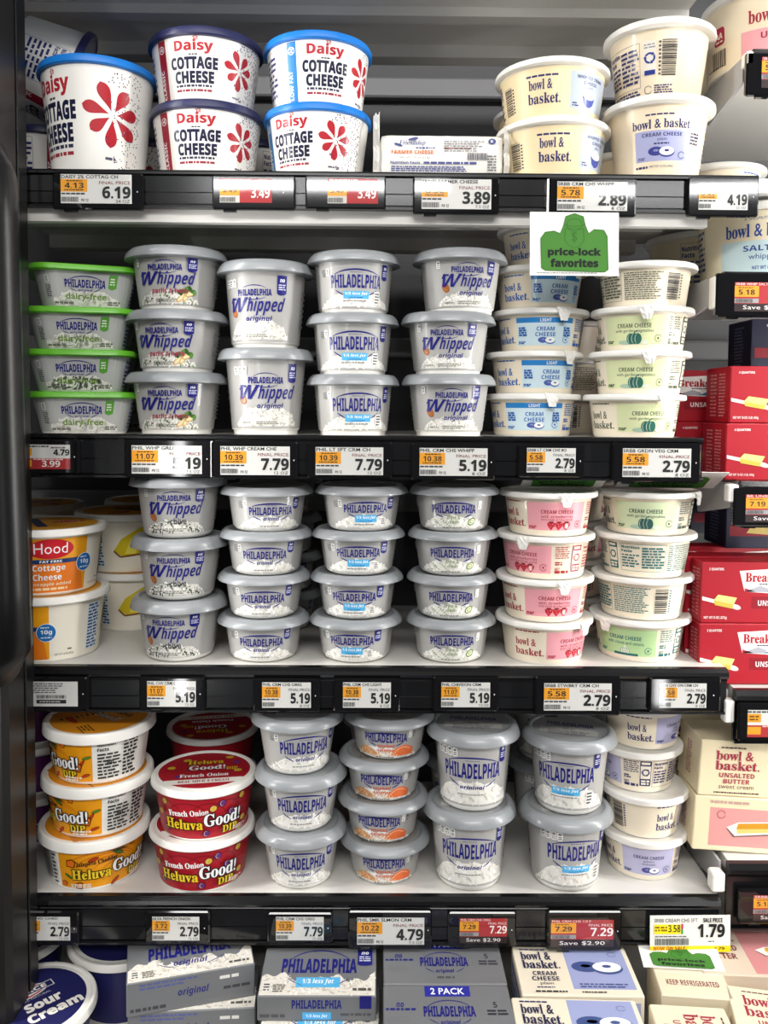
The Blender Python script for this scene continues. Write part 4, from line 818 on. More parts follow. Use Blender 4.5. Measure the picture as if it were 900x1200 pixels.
TAGS = [
 (-.3583,-.2588,1.6676,1.7065,-.3489,-.2710,1.6741,1.7056,'A','DAISY 2% COTTAG CH','4.13','6.19','24 OZ','under the large blue lidded tub'),
 (-.1827,-.0913,1.6692,1.7063,-.1742,-.1168,1.6765,1.7025,'R','','3.49','3.49','','under the navy lidded pair'),
 (-.0800,.0087,1.6710,1.7073,-.0555,.0002,1.6767,1.7037,'R','','3.49','3.49','','under the blue lidded low fat pair'),
 (.0389,.1344,1.6665,1.7073,.0484,.1254,1.6716,1.7042,'A','FRND FARMER CHEESE','8.30','3.89','7.5 OZ','under the wrapped cheese block'),
 (.1875,.2862,1.6651,1.7071,.1984,.2762,1.6713,1.7029,'A','SRBB CRM CHS WHIPP','5.78','2.89','8 OZ','under the whipped store brand tubs'),
 (.3436,.4227,1.6664,1.7094,.3555,.4102,1.6735,1.7029,'B','SRBB CREAM CHEES','5.59','4.19','12 OZ','at the right end of the highest rail'),
 (-.4040,-.3326,1.3752,1.4135,-.3983,-.3421,1.3805,1.4078,'W','','3.99','4.79','','under the dairy free tubs'),
 (-.2820,-.1836,1.3713,1.4145,-.2735,-.1951,1.3761,1.4077,'A','PHIL WHP GRLC','11.07','5.19','7.5 OZ','under the garlic whipped tubs'),
 (-.1834,-.0879,1.3719,1.4122,-.1744,-.0966,1.3753,1.4075,'A','PHIL WHP CREAM CHE','10.39','7.79','12 OZ','under the tall whipped tubs'),
 (-.0774,.0180,1.3726,1.4130,-.0678,.0080,1.3760,1.4072,'A','PHIL LT SFT CRM CH','10.39','7.79','12 OZ','under the less fat tubs on the second shelf'),
 (.0396,.1338,1.3709,1.4118,.0488,.1252,1.3758,1.4070,'A','PHIL CRM CHS WHIPP','10.38','5.19','8 OZ','under the almond whipped tubs'),
 (.1598,.2349,1.3745,1.4121,.1694,.2243,1.3803,1.4078,'B','SRBB LT CRM CHS 8O','5.58','2.79','8 OZ','under the blue banded light tubs'),
 (.2658,.3662,1.3700,1.4144,.2774,.3546,1.3758,1.4081,'A','SRBB GRDN VEG CRM','5.58','2.79','8 OZ','under the yellow green vegetable tubs'),
 (-.4063,-.3250,1.1055,1.1440,-.3966,-.3367,1.1104,1.1390,'C','','','','','under the pineapple cottage cheese'),
 (-.2674,-.1933,1.1060,1.1445,-.2582,-.2030,1.1105,1.1401,'B','PHIL CHV CRM CHS CR','11.07','5.19','7.5 OZ','under the whipped chive tubs'),
 (-.1380,-.0622,1.1046,1.1431,-.1278,-.0724,1.1098,1.1392,'B','PHIL CRM CHS ORIG','10.38','5.19','8 OZ','under the short original tubs'),
 (-.0466,.0293,1.1049,1.1435,-.0359,.0186,1.1102,1.1396,'B','PHIL CRM CHS LIGHT','10.38','5.19','8 OZ','under the short tubs with blue ribbon'),
 (.0664,.1415,1.1064,1.1460,.0761,.1317,1.1113,1.1400,'B','PHIL CHIVE/ON CRM','11.07','5.19','7.5 OZ','under the chive and onion tubs'),
 (.1835,.2813,1.1019,1.1465,.1933,.2705,1.1079,1.1396,'A','SRBB STWBRY CRM CH','5.58','2.79','8 OZ','under the pink strawberry tubs'),
 (.3145,.3959,1.1064,1.1461,.3253,.3792,1.1116,1.1401,'B','SRBB CHV ON CRM CH','5.58','2.79','8 OZ','under the teal printed tubs'),
 (-.4124,-.3392,.8297,.8703,-.4036,-.3487,.8361,.8642,'B','JALAPNO CHED','3.72','2.79','12 OZ','under the yellow cheddar dip'),
 (-.2627,-.1884,.8309,.8706,-.2543,-.2002,.8363,.8645,'B','HLVA FRENCH ONION','3.72','2.79','12 OZ','under the red onion dip'),
 (-.1219,-.0468,.8332,.8690,-.1119,-.0569,.8366,.8646,'B','PHIL CRM CHS ORIG','10.39','7.79','12 OZ','under the large original tubs'),
 (-.0287,.0682,.8262,.8714,-.0183,.0593,.8316,.8639,'A','PHIL SMK SLMON CRM','10.22','4.79','7.5 OZ','under the smoked salmon tubs'),
 (.0867,.1659,.8283,.8702,.1003,.1553,.8335,.8631,'S','PHIL CRM CHS ORIG','7.29','7.29','Save $2.90','under the tall original tubs'),
 (.2019,.2883,.8244,.8717,.2060,.2789,.8295,.8617,'S','PHIL CRM CHS 1/3 F','7.29','7.29','Save $2.90','under the tall less fat tubs'),
 (.4048,.4930,1.7991,1.8452,.4214,.4850,1.8065,1.8397,'S','SRBB WHIP UNSLT','5.18','','Save','on the highest rail of the right bay'),
 (.3780,.4760,1.5561,1.6042,.3985,.4660,1.5620,1.5941,'S','SRBB WHIP SALTED','5.18','','Save $1.00','under the salted whipped butter'),
 (.4044,.4980,1.3204,1.3641,.4179,.4840,1.3255,1.3568,'S','BR UNSLT CT','7.19','','Save $1.00','under the large red butter cartons'),
 (.4169,.5059,1.0729,1.1173,.4273,.4912,1.0778,1.1094,'W','BR UNSAL','5.49','5.49','','under the small red butter cartons'),
 (.4237,.5100,.8565,.8963,.4405,.5020,.8607,.8912,'S','SRBB UNSLT','5.18','','Save $1.00','under the cream butter cartons'),
]
for (x0, x1, z0, z1, a0, a1, b0, b1, st, ti, un, pr, sz, wh) in TAGS:
    cx, cz = (x0+x1)/2, (z0+z1)/2
    root = empty('price_tag', (cx, -.0065, cz))
    c = MB().box(x0-cx, x1-cx, -.0075, .0, z0-cz, z1-cz, .0016); c.box(x0-cx+.012, x0-cx+.026, -.006, .0, z0-cz-.0022, z0-cz+.001); c.build('casing', M_tag, root)
    g = G(); tag_screen(g, (a1-a0)*1000, (b1-b0)*1000, st, ti, un, pr, sz)
    if a1 < x1-.006: g.L = 0; g.ell((x1+a1)/2*1000-a0*1000, (cz-b0)*1000, .7, .9, '#d8d8dc', 0, 8)
    v, f, ink = g.mesh(face_map(a0-cx, b0-cz, -.0076)); obj('screen', v, f, INKSCR, root, ink=ink)
    kind = {'R': 'red', 'W': 'half red', 'C': 'bar code', 'S': 'red sale'}.get(st, 'white')
    tag(root, ('%s price tag%s, %s' % (kind, ' reading '+pr if pr else '', wh)), 'price tag', 'electronic price tags on the shelf rails')

# ---------------------------------------------------------------- paper signs
def sheet(name, w, h, art, loc, rx, rz, label, cat, group=None, curl=0.):
    """a paper card hanging from its top edge; rx tips the lower edge towards the viewer or away"""
    root = empty(name, loc); root.rotation_euler = (R_(rx), 0, R_(rz))
    n = 10; v = []; f = []
    def cv(z): return curl*(z/h)**2
    for j in range(n+1):
        z = -h*j/n; v += [(-w/2, cv(z), z), (w/2, cv(z), z)]
    for j in range(n): q = 2*j; f.append((q, q+2, q+3, q+1))
    o = obj('paper', v, f, mat('card_white', '#eeede8', .45), root); md = o.modifiers.new('thickness', 'SOLIDIFY'); md.thickness = .0005; md.offset = -1
    g = G(); art(g, w*1000, h*1000)
    v, f, ink = g.mesh(lambda x, y, L: (x/1000, cv(y/1000)-EPS*(2+L)-.0003, y/1000)); obj('print', v, f, INKPAPER, root, ink=ink)
    return tag(root, label, cat, group)
def lock_art(g, w, h):
    GR = '#417d2b'; DG = '#2e6a22'
    def P(u, v): return (-w/2+u*w, -h+v*h)
    body = [P(.17, .08), P(.84, .06), P(.88, .10), P(.87, .62), P(.83, .72), P(.72, .73), P(.66, .66), P(.62, .80), P(.60, .93), P(.50, .98), P(.40, .93), P(.38, .80), P(.34, .66), P(.27, .70), P(.17, .68), P(.12, .58), P(.13, .12)]
    g.fan(body, GR, P(.5, .4)); g.up()
    for i in range(len(body)): g.stroke([body[i], body[(i+1) % len(body)]], .7, DG)
    s = [P(.40, .74), P(.60, .74), P(.61, .56), P(.56, .47), P(.50, .43), P(.44, .47), P(.39, .56), P(.40, .74)]
    g.stroke(s, .7, DG); g.arc(*P(.5, .80), w*.09, h*.1, 0, 359, .7, DG, 20, False); g.arc(*P(.5, .83), w*.13, h*.06, 190, 350, .8, DG, 10, False); g.text('$', P(.5, 0)[0], P(0, .52)[1], 6, 12, DG, 'p')
    g.text('price-lock', P(.5, 0)[0], P(0, .28)[1], w*.60, h*.155, '#101a12', 'h'); g.text('favorites', P(.5, 0)[0], P(0, .13)[1], w*.54, h*.135, '#101a12', 'h'); g.micro(-w*.42, -h*.97, w*.3, -h*.945, 1, '#8a8a8a', 3)
sheet('shelf_sign', .098, .070, lock_art, (.2165, -.020, 1.6680), -4, 0, 'white price-lock sign with green shield shape hanging above the light tubs', 'sign', 'green and white shelf signs', 0)
sheet('shelf_sign', .098, .054, lock_art, (.222, .001, 1.3805), 66, 0, 'swung back price-lock sign lying over the strawberry stack', 'sign', 'green and white shelf signs', .0)
sheet('shelf_sign', .118, .056, lock_art, (.345, .001, 1.3805), 66, -2, 'swung back price-lock sign lying over the green vegetable tub', 'sign', 'green and white shelf signs', .0)
sheet('shelf_sign', .090, .032, lock_art, (.3540, -.012, .8280), -80, -5, 'folded price-lock sign lying on the boxes under the yellow sale card', 'sign', 'green and white shelf signs', 0)
def sale_art(g, w, h):
    K = '#17171a'
    def X(u): return -w/2+u*w
    def Y(v): return -h+v*h
    g.rect(X(0), Y(0), X(1), Y(.17), '#f7d80c'); g.rect(X(.05), Y(.5), X(.38), Y(.76), '#f7e21a'); g.up()
    g.text('SRBB CREAM CHS SFT', X(.05), Y(.82), w*.54, h*.10, K, 'p', 'l'); g.text('SALE PRICE', X(.9), Y(.81), w*.24, h*.12, K, 'bx', 'r'); g.text('1.79', X(.93), Y(.40), w*.34, h*.37, K, 'bx', 'r')
    g.text('3.58', X(.30), Y(.55), w*.15, h*.2, K, 'b'); g.micro(X(.06), Y(.56), X(.21), Y(.72), 2, '#8a6a10', 3, .6); g.rect(X(.385), Y(.5), X(.41), Y(.63), '#3aa04a'); g.rect(X(.385), Y(.63), X(.41), Y(.78), '#c02a6a')
    g.bars(X(.06), Y(.2), X(.48), Y(.38), '#555', True, 4, .8); g.micro(X(.06), Y(.41), X(.5), Y(.46), 1, '#444', 5); g.micro(X(.72), Y(.27), X(.8), Y(.32), 1, '#444', 5)
    g.text('NOW ON SALE', X(.24), Y(.07), w*.40, h*.09, '#c02020', 'bi'); g.text('SAVE', X(.18), Y(.005), w*.3, h*.06, K, 'bx'); g.text('2.79', X(.86), Y(.06), w*.13, h*.08, K, 'b'); g.text('1.00', X(.72), Y(.005), w*.16, h*.06, K, 'bi')
sheet('sale_card', .094, .0425, sale_art, (.3677, -.0135, .8668), -3, 1, 'white and yellow sale card reading 1.79 at the right of the lowest rail', 'sign')

# ---------------------------------------------------------------- cartons
def carton(name, w, d, h, base, art, loc, rz, label, cat, group=None, tilt=(0, 0), top_col=None):
    """a box standing on z=0 (local); art is a dict of painters for front, top, left"""
    root = empty(name, loc); root.rotation_euler = (R_(tilt[0]), R_(tilt[1]), R_(rz))
    v = []; f = []; ink = []
    MBx = MB().box(-w/2, w/2, -d/2, d/2, 0, h, .0012)
    obj('carton_body', MBx.v, MBx.f, mat('carton_'+base[1:], base, .45), root)
    W, D, H = w*1000, d*1000, h*1000; M_ = {
        'front': (lambda x, y, L: (x/1000, -d/2-EPS*(1+L), y/1000)), 'top': (lambda x, y, L: (x/1000, y/1000, h+EPS*(1+L))), 'left': (lambda x, y, L: (-w/2-EPS*(1+L), -x/1000, y/1000))}
    for k, p in art.items():
        g = G(); p(g, W if k != 'left' else D, H if k != 'top' else D); g.mesh(M_[k], None, v, f, ink)
    obj('printed_panels', v, f, INKBOX, root, ink=ink)
    return tag(root, label, cat, group)
def clone(o, loc, rz, label, group=None, tilt=None):
    r = dup(o); r.location = loc; r.rotation_euler.z = R_(rz); r['label'] = label
    if tilt: r.rotation_euler.x = R_(tilt[0]); r.rotation_euler.y = R_(tilt[1])
    if group: r['group'] = group
    return r
# silver cream cheese cartons: the wide printed face looks up
def sil_top(sub, ribbon, two):
    def p(g, W, D):
        fn = lambda x: -D*.5+D*(.30+.07*math.sin(x*.11)+.05*math.sin(x*.31+1)+.10*abs(x)/(W/2))
        if not two:
            g.hump(-W*.49, W*.49, -D*.49, fn, '#e6e2d8', 40); g.up(); g.flecks(-W*.48, W*.48, -D*.48, fn, 200, ['#f6f4ee', '#d8d2c4', '#c4bcae', '#ece8de'], 3, 8); g.up()
            g.text('PHILADELPHIA', 0, -D*.05, W*.66, D*.30, NAVY, 'bx'); g.arc(0, D*.04, W*.30, D*.40, 25, 155, 1.8, NAVY, 18); g.arc(0, D*.0, W*.30, D*.34, 208, 245, 1.4, NAVY, 6); g.arc(0, D*.0, W*.30, D*.34, 295, 332, 1.4, NAVY, 6)
            if ribbon: g.rect(-W*.19, -D*.34, W*.19, -D*.14, SKY); g.up(); g.text(sub, 0, -D*.29, W*.27, D*.12, '#ffffff', 'bi')
            else: g.text(sub, 0, -D*.30, W*.27, D*.17, NAVY, 'bi')
            badge(g, W*.40, D*.1, D*.46, W*.13); g.rrect(-W*.47, -D*.44, -W*.40, -D*.24, 1, '#e9e6de'); g.up(); g.micro(-W*.46, -D*.42, -W*.41, -D*.26, 3, '#444', 3); g.micro(-W*.38, -D*.44, -W*.28, -D*.28, 4, '#55534e', 7); g.micro(W*.3, -D*.42, W*.46, -D*.36, 1, '#55534e', 7, .8)
        else:
            g.rect(-W*.17, D*.27, W*.19, D*.48, '#2a2f9c'); g.up(); g.text('2 PACK', W*.01, D*.31, W*.27, D*.13, '#ffffff', 'pb')
            g.text('PHILADELPHIA', W*.01, -D*.12, W*.40, D*.20, NAVY, 'bx'); g.arc(W*.01, -D*.04, W*.19, D*.24, 22, 158, 1.4, NAVY, 16); g.arc(W*.01, -D*.06, W*.18, D*.22, 205, 240, 1.1, NAVY, 6); g.arc(W*.01, -D*.06, W*.18, D*.22, 300, 335, 1.1, NAVY, 6); g.text('original', W*.01, -D*.28, W*.15, D*.10, NAVY, 'bi'); g.micro(-W*.06, -D*.40, W*.08, -D*.34, 1, '#555', 3, .8)
            g.text('no', -W*.37, D*.06, W*.06, D*.09, NAVY, 'bi'); g.micro(-W*.48, -D*.01, -W*.25, D*.04, 1, NAVY, 4, .8); g.text('5', W*.37, D*.05, W*.03, D*.11, '#33333a', 'b'); g.micro(W*.3, -D*.10, W*.47, D*.02, 2, '#33333a', 5, .6); g.micro(-W*.47, -D*.24, -W*.3, -D*.1, 3, '#77777a', 8, .5); g.micro(W*.28, -D*.46, W*.47, -D*.36, 2, '#77777a', 9, .5)
    return p
def sil_front(kind):
    def p(g, W, H):
        if kind == 'o': g.text('original', 2, H*.34, W*.24, H*.28, NAVY, 'bi'); g.micro(-W*.4, H*.72, W*.05, H*.94, 2, '#5a62a0', 3, .5); g.micro(-W*.47, H*.1, -W*.2, H*.22, 1, '#44444a', 4, .8); g.micro(W*.25, H*.35, W*.47, H*.46, 1, '#44444a', 5, .8); g.micro(W*.22, H*.66, W*.42, H*.8, 1, '#e8e6e2', 6, .7)
        else: g.text('PHILADELPHIA', 0, H*.5, W*.42, H*.34, NAVY, 'bx'); (g.rect(-W*.12, H*.08, W*.12, H*.36, SKY), g.up(), g.text('1/3 less fat', 0, H*.13, W*.18, H*.16, '#ffffff', 'bi')) if kind == 'l' else g.text('original', 0, H*.12, W*.14, H*.2, NAVY, 'bi'); g.rect(W*.36, H*.5, W*.46, H, NAVY); g.micro(-W*.48, H*.12, -W*.2, H*.3, 1, '#55555a', 6, .7); g.micro(W*.2, H*.2, W*.46, H*.34, 1, '#55555a', 8, .7)
    return p
SB = '#75777a'; gb = 'silver cream cheese cartons on the base deck'
DK = .7052
bo = carton('cream_cheese_carton', .140, .074, .0385, SB, {'top': sil_top('original', False, False), 'front': sil_front('o')}, (-.2110, -.014, DK+.0774), 15, 'silver cream cheese carton with cream picture, topmost of the left stack', 'carton', gb)
clone(bo, (-.2030, -.018, DK+.0387), 4, 'silver original cream cheese carton lying just under the topmost one at left', gb)
clone(bo, (-.2080, -.022, DK), 0, 'silver original cream cheese carton lowest in the left stack', gb)
bl = carton('cream_cheese_carton', .128, .082, .0285, SB, {'top': sil_top('1/3 less fat', True, False), 'front': sil_front('l')}, (-.0600, -.043, DK+.0861), 0, 'silver less fat cream cheese carton, topmost, beside the two packs', 'carton', gb)
clone(bl, (-.0560, -.068, DK+.0574), -1, 'silver less fat cream cheese carton, second of its stack, jutting forward', gb)
clone(bl, (-.0570, -.052, DK+.0287), 0, 'silver less fat cream cheese carton, third of its stack', gb); clone(bl, (-.0570, -.052, DK), 0, 'silver less fat cream cheese carton, lowest of its stack', gb)
b2 = carton('twin_pack_carton', .136, .0785, .0577, SB, {'top': sil_top('', False, True), 'front': sil_front('o')}, (.0800, -.027, DK+.0579), 0, 'silver two pack cream cheese carton behind, half under the price rail', 'carton', gb)
clone(b2, (.0795, -.1075, DK+.0579), 0, 'silver two pack cream cheese carton in front with blue banner', gb)
clone(b2, (.0800, -.027, DK), 0, 'silver two pack cream cheese carton underneath the rear one', gb); clone(b2, (.0795, -.1075, DK), 0, 'silver two pack cream cheese carton underneath the front one', gb)
def bbc_top(g, W, D):
    g.rect(-W*.06, -D*.38, W*.46, D*.47, '#9da6cf'); g.up(); bagel(g, W*.2, D*.06, 2.6, '#3d5288'); g.arc(W*.36, D*.33, 5, 4, 20, 340, .7, '#5a6296', 12, False); g.micro(0, -D*.36, W*.4, -D*.26, 2, '#4a5488', 4, .5)
    g.micro(-W*.44, D*.40, -W*.2, D*.43, 1, PU, 5, .8); g.text('bowl &', -W*.31, D*.20, W*.26, D*.17, '#22234a', 's'); g.text('basket.', -W*.28, D*.02, W*.32, D*.17, '#22234a', 's'); g.text('CREAM', -W*.27, -D*.12, W*.20, D*.085, '#22234a', 'b'); g.text('CHEESE', -W*.27, -D*.225, W*.23, D*.085, '#22234a', 'b'); g.text('plain', -W*.27, -D*.32, W*.11, D*.075, '#22234a', 'p'); g.micro(-W*.36, -D*.37, -W*.2, -D*.345, 1, PU, 3, .8); g.micro(-W*.38, -D*.46, -W*.12, -D*.42, 1, '#333', 3, .8); g.micro(0, -D*.46, W*.2, -D*.43, 1, '#333', 4, .8)
def bbc_front(g, W, H):
    g.rect(W*.05, H*.1, W*.47, H*.86, '#9da6cf'); g.up(); g.text('CREAM CHEESE', W*.24, H*.36, W*.28, H*.34, '#3a4070', 'b'); g.micro(-W*.3, H*.6, -W*.02, H*.8, 1, '#444', 5, .8)
def bbc_left(g, W, H): g.rect(-W*.42, H*.15, W*.42, H*.8, '#8f9ac6'); g.up(); g.micro(-W*.38, H*.2, W*.38, H*.75, 3, '#e6e3ea', 4, .5)
gp = 'bagel picture cartons'
bc = carton('plain_cream_cheese_carton', .132, .083, .0577, '#ece2cc', {'top': bbc_top, 'front': bbc_front, 'left': bbc_left}, (.2280, -.043, DK+.0579), -1, 'cream cheese carton with bagel picture, below the Save 2.90 tag', 'carton', gp)
clone(bc, (.2130, -.131, DK+.0579), -2, 'cream cheese carton with bagel picture, nearer one in front', gp); clone(bc, (.2280, -.043, DK), -1, 'bagel picture carton under the rear bagel carton', gp); clone(bc, (.2130, -.131, DK), -2, 'bagel picture carton under the front bagel carton', gp)
def but_dish(g, x, y, s):
    g.fan([(x-20*s, y+1*s), (x-15*s, y-5*s), (x+12*s, y-2*s), (x+21*s, y+3*s), (x+17*s, y+8*s), (x-12*s, y+6*s)], '#7a5a58'); g.up(); g.fan([(x-20*s, y+2*s), (x-14*s, y-4*s), (x+12*s, y-1*s), (x+21*s, y+4*s), (x+16*s, y+8*s), (x-12*s, y+6*s)], '#f2eee6'); g.up(); g.fan([(x-13*s, y+1*s), (x+14*s, y+3*s), (x+14*s, y+7*s), (x-12*s, y+5*s)], '#d99c2e'); g.fan([(x-13*s, y+1*s), (x-12*s, y-2*s), (x+14*s, y+.4*s), (x+14*s, y+3*s)], '#f0d27a')
def but_front(g, W, H):
    RD = '#a8324a'
    g.rect(W*.14, H*.12, W*.48, H*.9, '#e59a98'); g.up(); but_dish(g, W*.33, H*.5, .9)
    g.micro(-W*.32, H*.86, -W*.06, H*.89, 1, '#5a3a3a', 5, .8); g.text('bowl &', -W*.19, H*.65, W*.34, H*.17, RD, 's'); g.text('basket.', -W*.16, H*.47, W*.40, H*.17, RD, 's'); g.text('UNSALTED', -W*.16, H*.34, W*.32, H*.085, RD, 'b'); g.text('BUTTER', -W*.16, H*.23, W*.24, H*.085, RD, 'b'); g.text('sweet cream', -W*.16, H*.14, W*.32, H*.065, '#6a4a44', 'p'); g.micro(-W*.36, H*.05, W*.08, H*.08, 1, '#5a3a3a', 7, .8)
def but_back(g, W, H):
    g.rect(-W*.36, H*.1, W*.44, H*.80, '#e3a09c'); g.up(); but_dish(g, W*.05, H*.40, 1.7); g.arc(-W*.26, H*.68, 5, 5, 10, 350, .7, '#a8324a', 14, False); g.micro(W*.18, H*.66, W*.4, H*.74, 2, '#a8324a', 3, .6); g.micro(-W*.36, H*.87, -W*.02, H*.93, 1, '#c9a59a', 4, .8)
def but_left(g, W, H): g.micro(-W*.1, H*.2, W*.1, H*.8, 12, '#b9848a', 5, .6)
CB = '#f0e2bd'; gbb = 'cream butter cartons of the right bay'
k1 = carton('butter_carton', .132, .070, .067, CB, {'front': but_front, 'left': but_left}, (.4510, .054, .9915), 0, 'cream carton of unsalted butter with red lettering, upper one', 'carton', gbb, (0, 3))
k2 = carton('butter_carton', .132, .070, .066, CB, {'front': but_back, 'left': but_left}, (.4480, .052, .9250), -3, 'cream butter carton showing pink panel with butter dish, lower one', 'carton', gbb, (0, 2.5))
clone(k1, (.436, .145, .9240), 0, 'cream butter carton in the second row, lower one', gbb, (0, 0)); clone(k1, (.436, .145, .9930), 0, 'cream butter carton in the second row, upper one', gbb, (0, 0))
def red_front(q, nw):
    def p(g, W, H):
        RD = '#8f1322'; g.rect(-W*.02, H*.24, W*.5, H*.44, RD); g.up()
        g.fan([(-W*.14, H*.86), (W*.49, H*.93), (W*.49, H*.46), (-W*.09, H*.52)], '#f4f1ec', (W*.2, H*.7)); g.up()
        g.fan([(-W*.09, H*.52), (-W*.02, H*.57), (W*.06, H*.62), (W*.14, H*.57), (W*.14, H*.51)], '#a8a8b0'); g.fan([(W*.12, H*.52), (W*.22, H*.60), (W*.32, H*.58), (W*.46, H*.49)], '#3f7fa8'); g.fan([(-W*.09, H*.52), (-W*.09, H*.58), (-W*.03, H*.55), (W*.02, H*.52)], '#c0304a'); g.up()
        g.text("Breakstone's", W*.19, H*.68, W*.55, H*.16, '#b01426', 'sx'); g.micro(W*.05, H*.63, W*.3, H*.655, 1, '#444', 3, .8); g.text('UNSALTED', W*.19, H*.29, W*.3, H*.09, '#f6e9e6', 'b')
        g.text(q, -W*.36, H*.86, W*.14, H*.05, '#f6e9e6', 'b'); g.text(nw, -W*.36, H*.06, W*.22, H*.055, '#f6e9e6', 'b')
        g.fan([(-W*.49, H*.44), (-W*.30, H*.36), (-W*.30, H*.30), (-W*.49, H*.38)], '#f4f1ec'); g.ell(-W*.17, H*.27, W*.05, H*.04, '#f4f1ec', -.3); g.up(); g.fan([(-W*.38, H*.38), (-W*.34, H*.47), (-W*.16, H*.42), (-W*.19, H*.31)], '#e9d884'); g.fan([(-W*.38, H*.38), (-W*.19, H*.31), (-W*.20, H*.24), (-W*.37, H*.30)], '#cdb44c'); g.up()
    return p
def red_left(g, W, H): g.micro(-W*.3, H*.1, -W*.05, H*.9, 12, '#d98a90', 5, .4); g.micro(W*.05, H*.1, W*.3, H*.9, 14, '#d98a90', 8, .4)
RB = '#a60a20'; gr = 'red butter cartons of the right bay'
r1 = carton('red_butter_carton', .134, .072, .0655, RB, {'front': red_front('4 QUARTERS', 'NET WT 16 OZ (1LB) 454g'), 'left': red_left}, (.4760, .052, 1.4372), 0, 'large red butter carton of four quarters, upper one', 'carton', gr)
clone(r1, (.4720, .050, 1.3710), 0, 'large red butter carton of four quarters, lower one', gr)
clone(r1, (.448, .150, 1.3710), 0, 'large red butter carton in the second row, lower one', gr); clone(r1, (.3960, .156, 1.4368), 0, 'large red butter carton in the second row, upper, beside the vegetable tubs', gr)
r2 = carton('small_red_butter_carton', .124, .034, .0720, RB, {'front': red_front('2 QUARTERS', 'NET WT 8 OZ (227g)'), 'left': red_left}, (.4440, .034, 1.2020), 0, 'small red butter carton of two quarters, upper one', 'carton', gr)
clone(r2, (.4430, .033, 1.1295), 0, 'small red butter carton of two quarters, lower one', gr)
clone(r2, (.440, .071, 1.1295), 0, 'small red butter carton in the second row, lower one', gr); clone(r2, (.439, .072, 1.2020), 0, 'small red butter carton in the second row, upper one', gr)
clone(r2, (.455, .150, 1.2020), 0, 'small red butter carton at the back, upper and dim', gr); clone(r2, (.455, .150, 1.1295), 0, 'small red butter carton at the back, lowest and dim', gr)
def navy_front(g, W, H): g.rect(-W*.46, H*.24, W*.46, H*.44, '#8f2430'); g.up(); g.fan([(-W*.3, H*.3), (-W*.25, H*.46), (0, H*.42), (-W*.02, H*.26)], '#d8c474'); g.micro(-W*.35, H*.84, -W*.1, H*.9, 1, '#c8cbe0', 3, .8); g.text('SALTED', W*.2, H*.3, W*.3, H*.1, '#eeeaf0', 'b')
def navy_left(g, W, H): g.micro(-W*.2, H*.1, W*.2, H*.9, 12, '#7a80a8', 5, .4)
n1 = carton('navy_butter_carton', .134, .072, .0655, '#141838', {'front': navy_front, 'left': navy_left}, (.5500, .170, 1.5040), 0, 'navy butter carton standing behind and above the large red ones', 'carton', 'navy butter cartons of the right bay', (0, 0))
clone(n1, (.5160, .150, 1.2750), 0, 'navy butter carton standing on the rear row of small red ones', 'navy butter cartons of the right bay')
clone(n1, (.5200, .285, 1.2750), 0, 'navy butter carton at the back above the small red ones', 'navy butter cartons of the right bay')
# large tubs of the right bay
put('salt', .4720, .085, 1.6058, (2,), 'big cream tub of salted whipped butter with pale blue panel', 'tub', 'whipped butter tubs of the right bay')
put('salt', .462, .246, 1.6058, (95,), 'big whipped butter tub showing its facts panel, behind the salted one', 'tub', 'whipped butter tubs of the right bay')
put('pink', .4740, .085, 1.8501, (16,), 'big cream tub with pink panel on the highest right shelf', 'tub', 'whipped butter tubs of the right bay')
put('pink', .480, .247, 1.8501, (70,), 'big cream tub behind the pink panelled one on the highest shelf', 'tub', 'whipped butter tubs of the right bay')
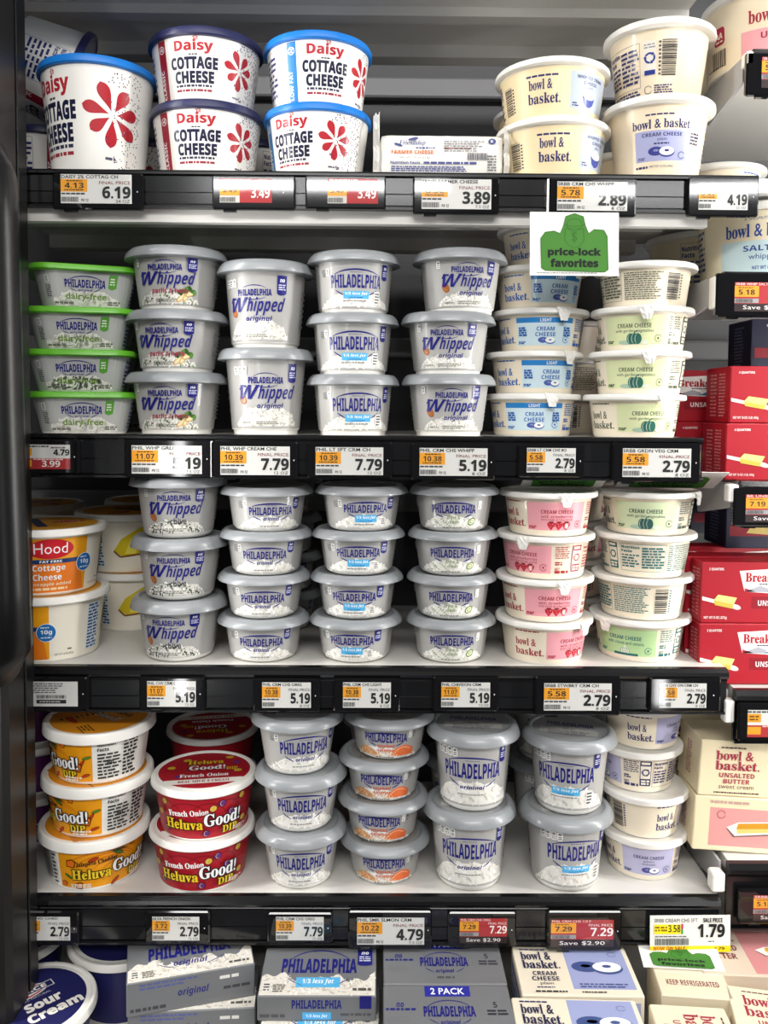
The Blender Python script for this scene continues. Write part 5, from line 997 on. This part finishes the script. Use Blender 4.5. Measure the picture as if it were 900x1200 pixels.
# cartons lying on the base deck at right
def but_top(g, W, D):
    RD = '#a02c44'
    g.rect(W*.16, -D*.46, W*.48, D*.46, '#d98f8e'); g.up(); g.micro(-W*.38, D*.38, -W*.1, D*.41, 1, '#5a3a3a', 5, .8); g.text('bowl &', -W*.22, D*.12, W*.34, D*.2, RD, 's'); g.text('basket.', -W*.19, -D*.1, W*.42, D*.2, RD, 's'); g.text('UNSALTED', -W*.15, -D*.26, W*.34, D*.1, RD, 'b'); g.text('BUTTER', -W*.15, -D*.39, W*.24, D*.1, RD, 'b'); but_dish(g, W*.32, 0, .9)
def flap_top(g, W, D): g.micro(-W*.2, D*.22, W*.22, D*.36, 2, '#8a6a60', 4, .55); g.rect(-W*.46, D*.02, W*.46, D*.03, '#fdfaf0'); g.text('KEEP REFRIGERATED', 0, -D*.26, W*.74, D*.12, '#7a2a34', 'b')
def pink_top(g, W, D): 
    g.rect(-W*.1, -D*.46, W*.48, D*.46, '#cf8a8a'); g.up(); but_dish(g, W*.2, 0, 1.6); g.text('UNSALTED', -W*.3, D*.0, W*.3, D*.12, '#7a3a40', 'b'); g.text('BUTTER', -W*.3, -D*.18, W*.24, D*.12, '#7a3a40', 'b'); g.text('basket.', -W*.3, D*.2, W*.32, D*.2, '#7a3a40', 's')
gd = 'cream butter cartons on the base deck'
kt = carton('butter_carton', .128, .078, .0577, '#e9dec2', {'top': but_top, 'left': but_left}, (.4420, -.118, DK+.0579), -12, 'cream butter carton lying face up in front of the pink panelled one', 'carton', gd)
clone(kt, (.4420, -.118, DK), -12, 'butter carton underneath the face up one', gd)
kf = carton('butter_carton', .076, .074, .0577, '#e6dabf', {'top': flap_top}, (.3540, -.050, DK+.0579), -6, 'cream butter carton end flap reading keep refrigerated', 'carton', gd)
clone(kf, (.3540, -.052, DK), -6, 'butter carton underneath the flap end one', gd)
clone(kt, (.3270, -.164, DK+.0579), -95, 'cream butter carton lying turned so its lettering runs upward', gd); clone(kt, (.3270, -.164, DK), -95, 'butter carton underneath the turned one', gd)
kp = carton('butter_carton', .150, .086, .0577, '#d8c6b2', {'top': pink_top, 'left': but_left}, (.4480, -.012, DK+.0590), -4, 'pink panelled butter carton lying back under the price rail', 'carton', gd)
clone(kp, (.4600, .000, DK), -4, 'pink panelled butter carton underneath the back one', gd)
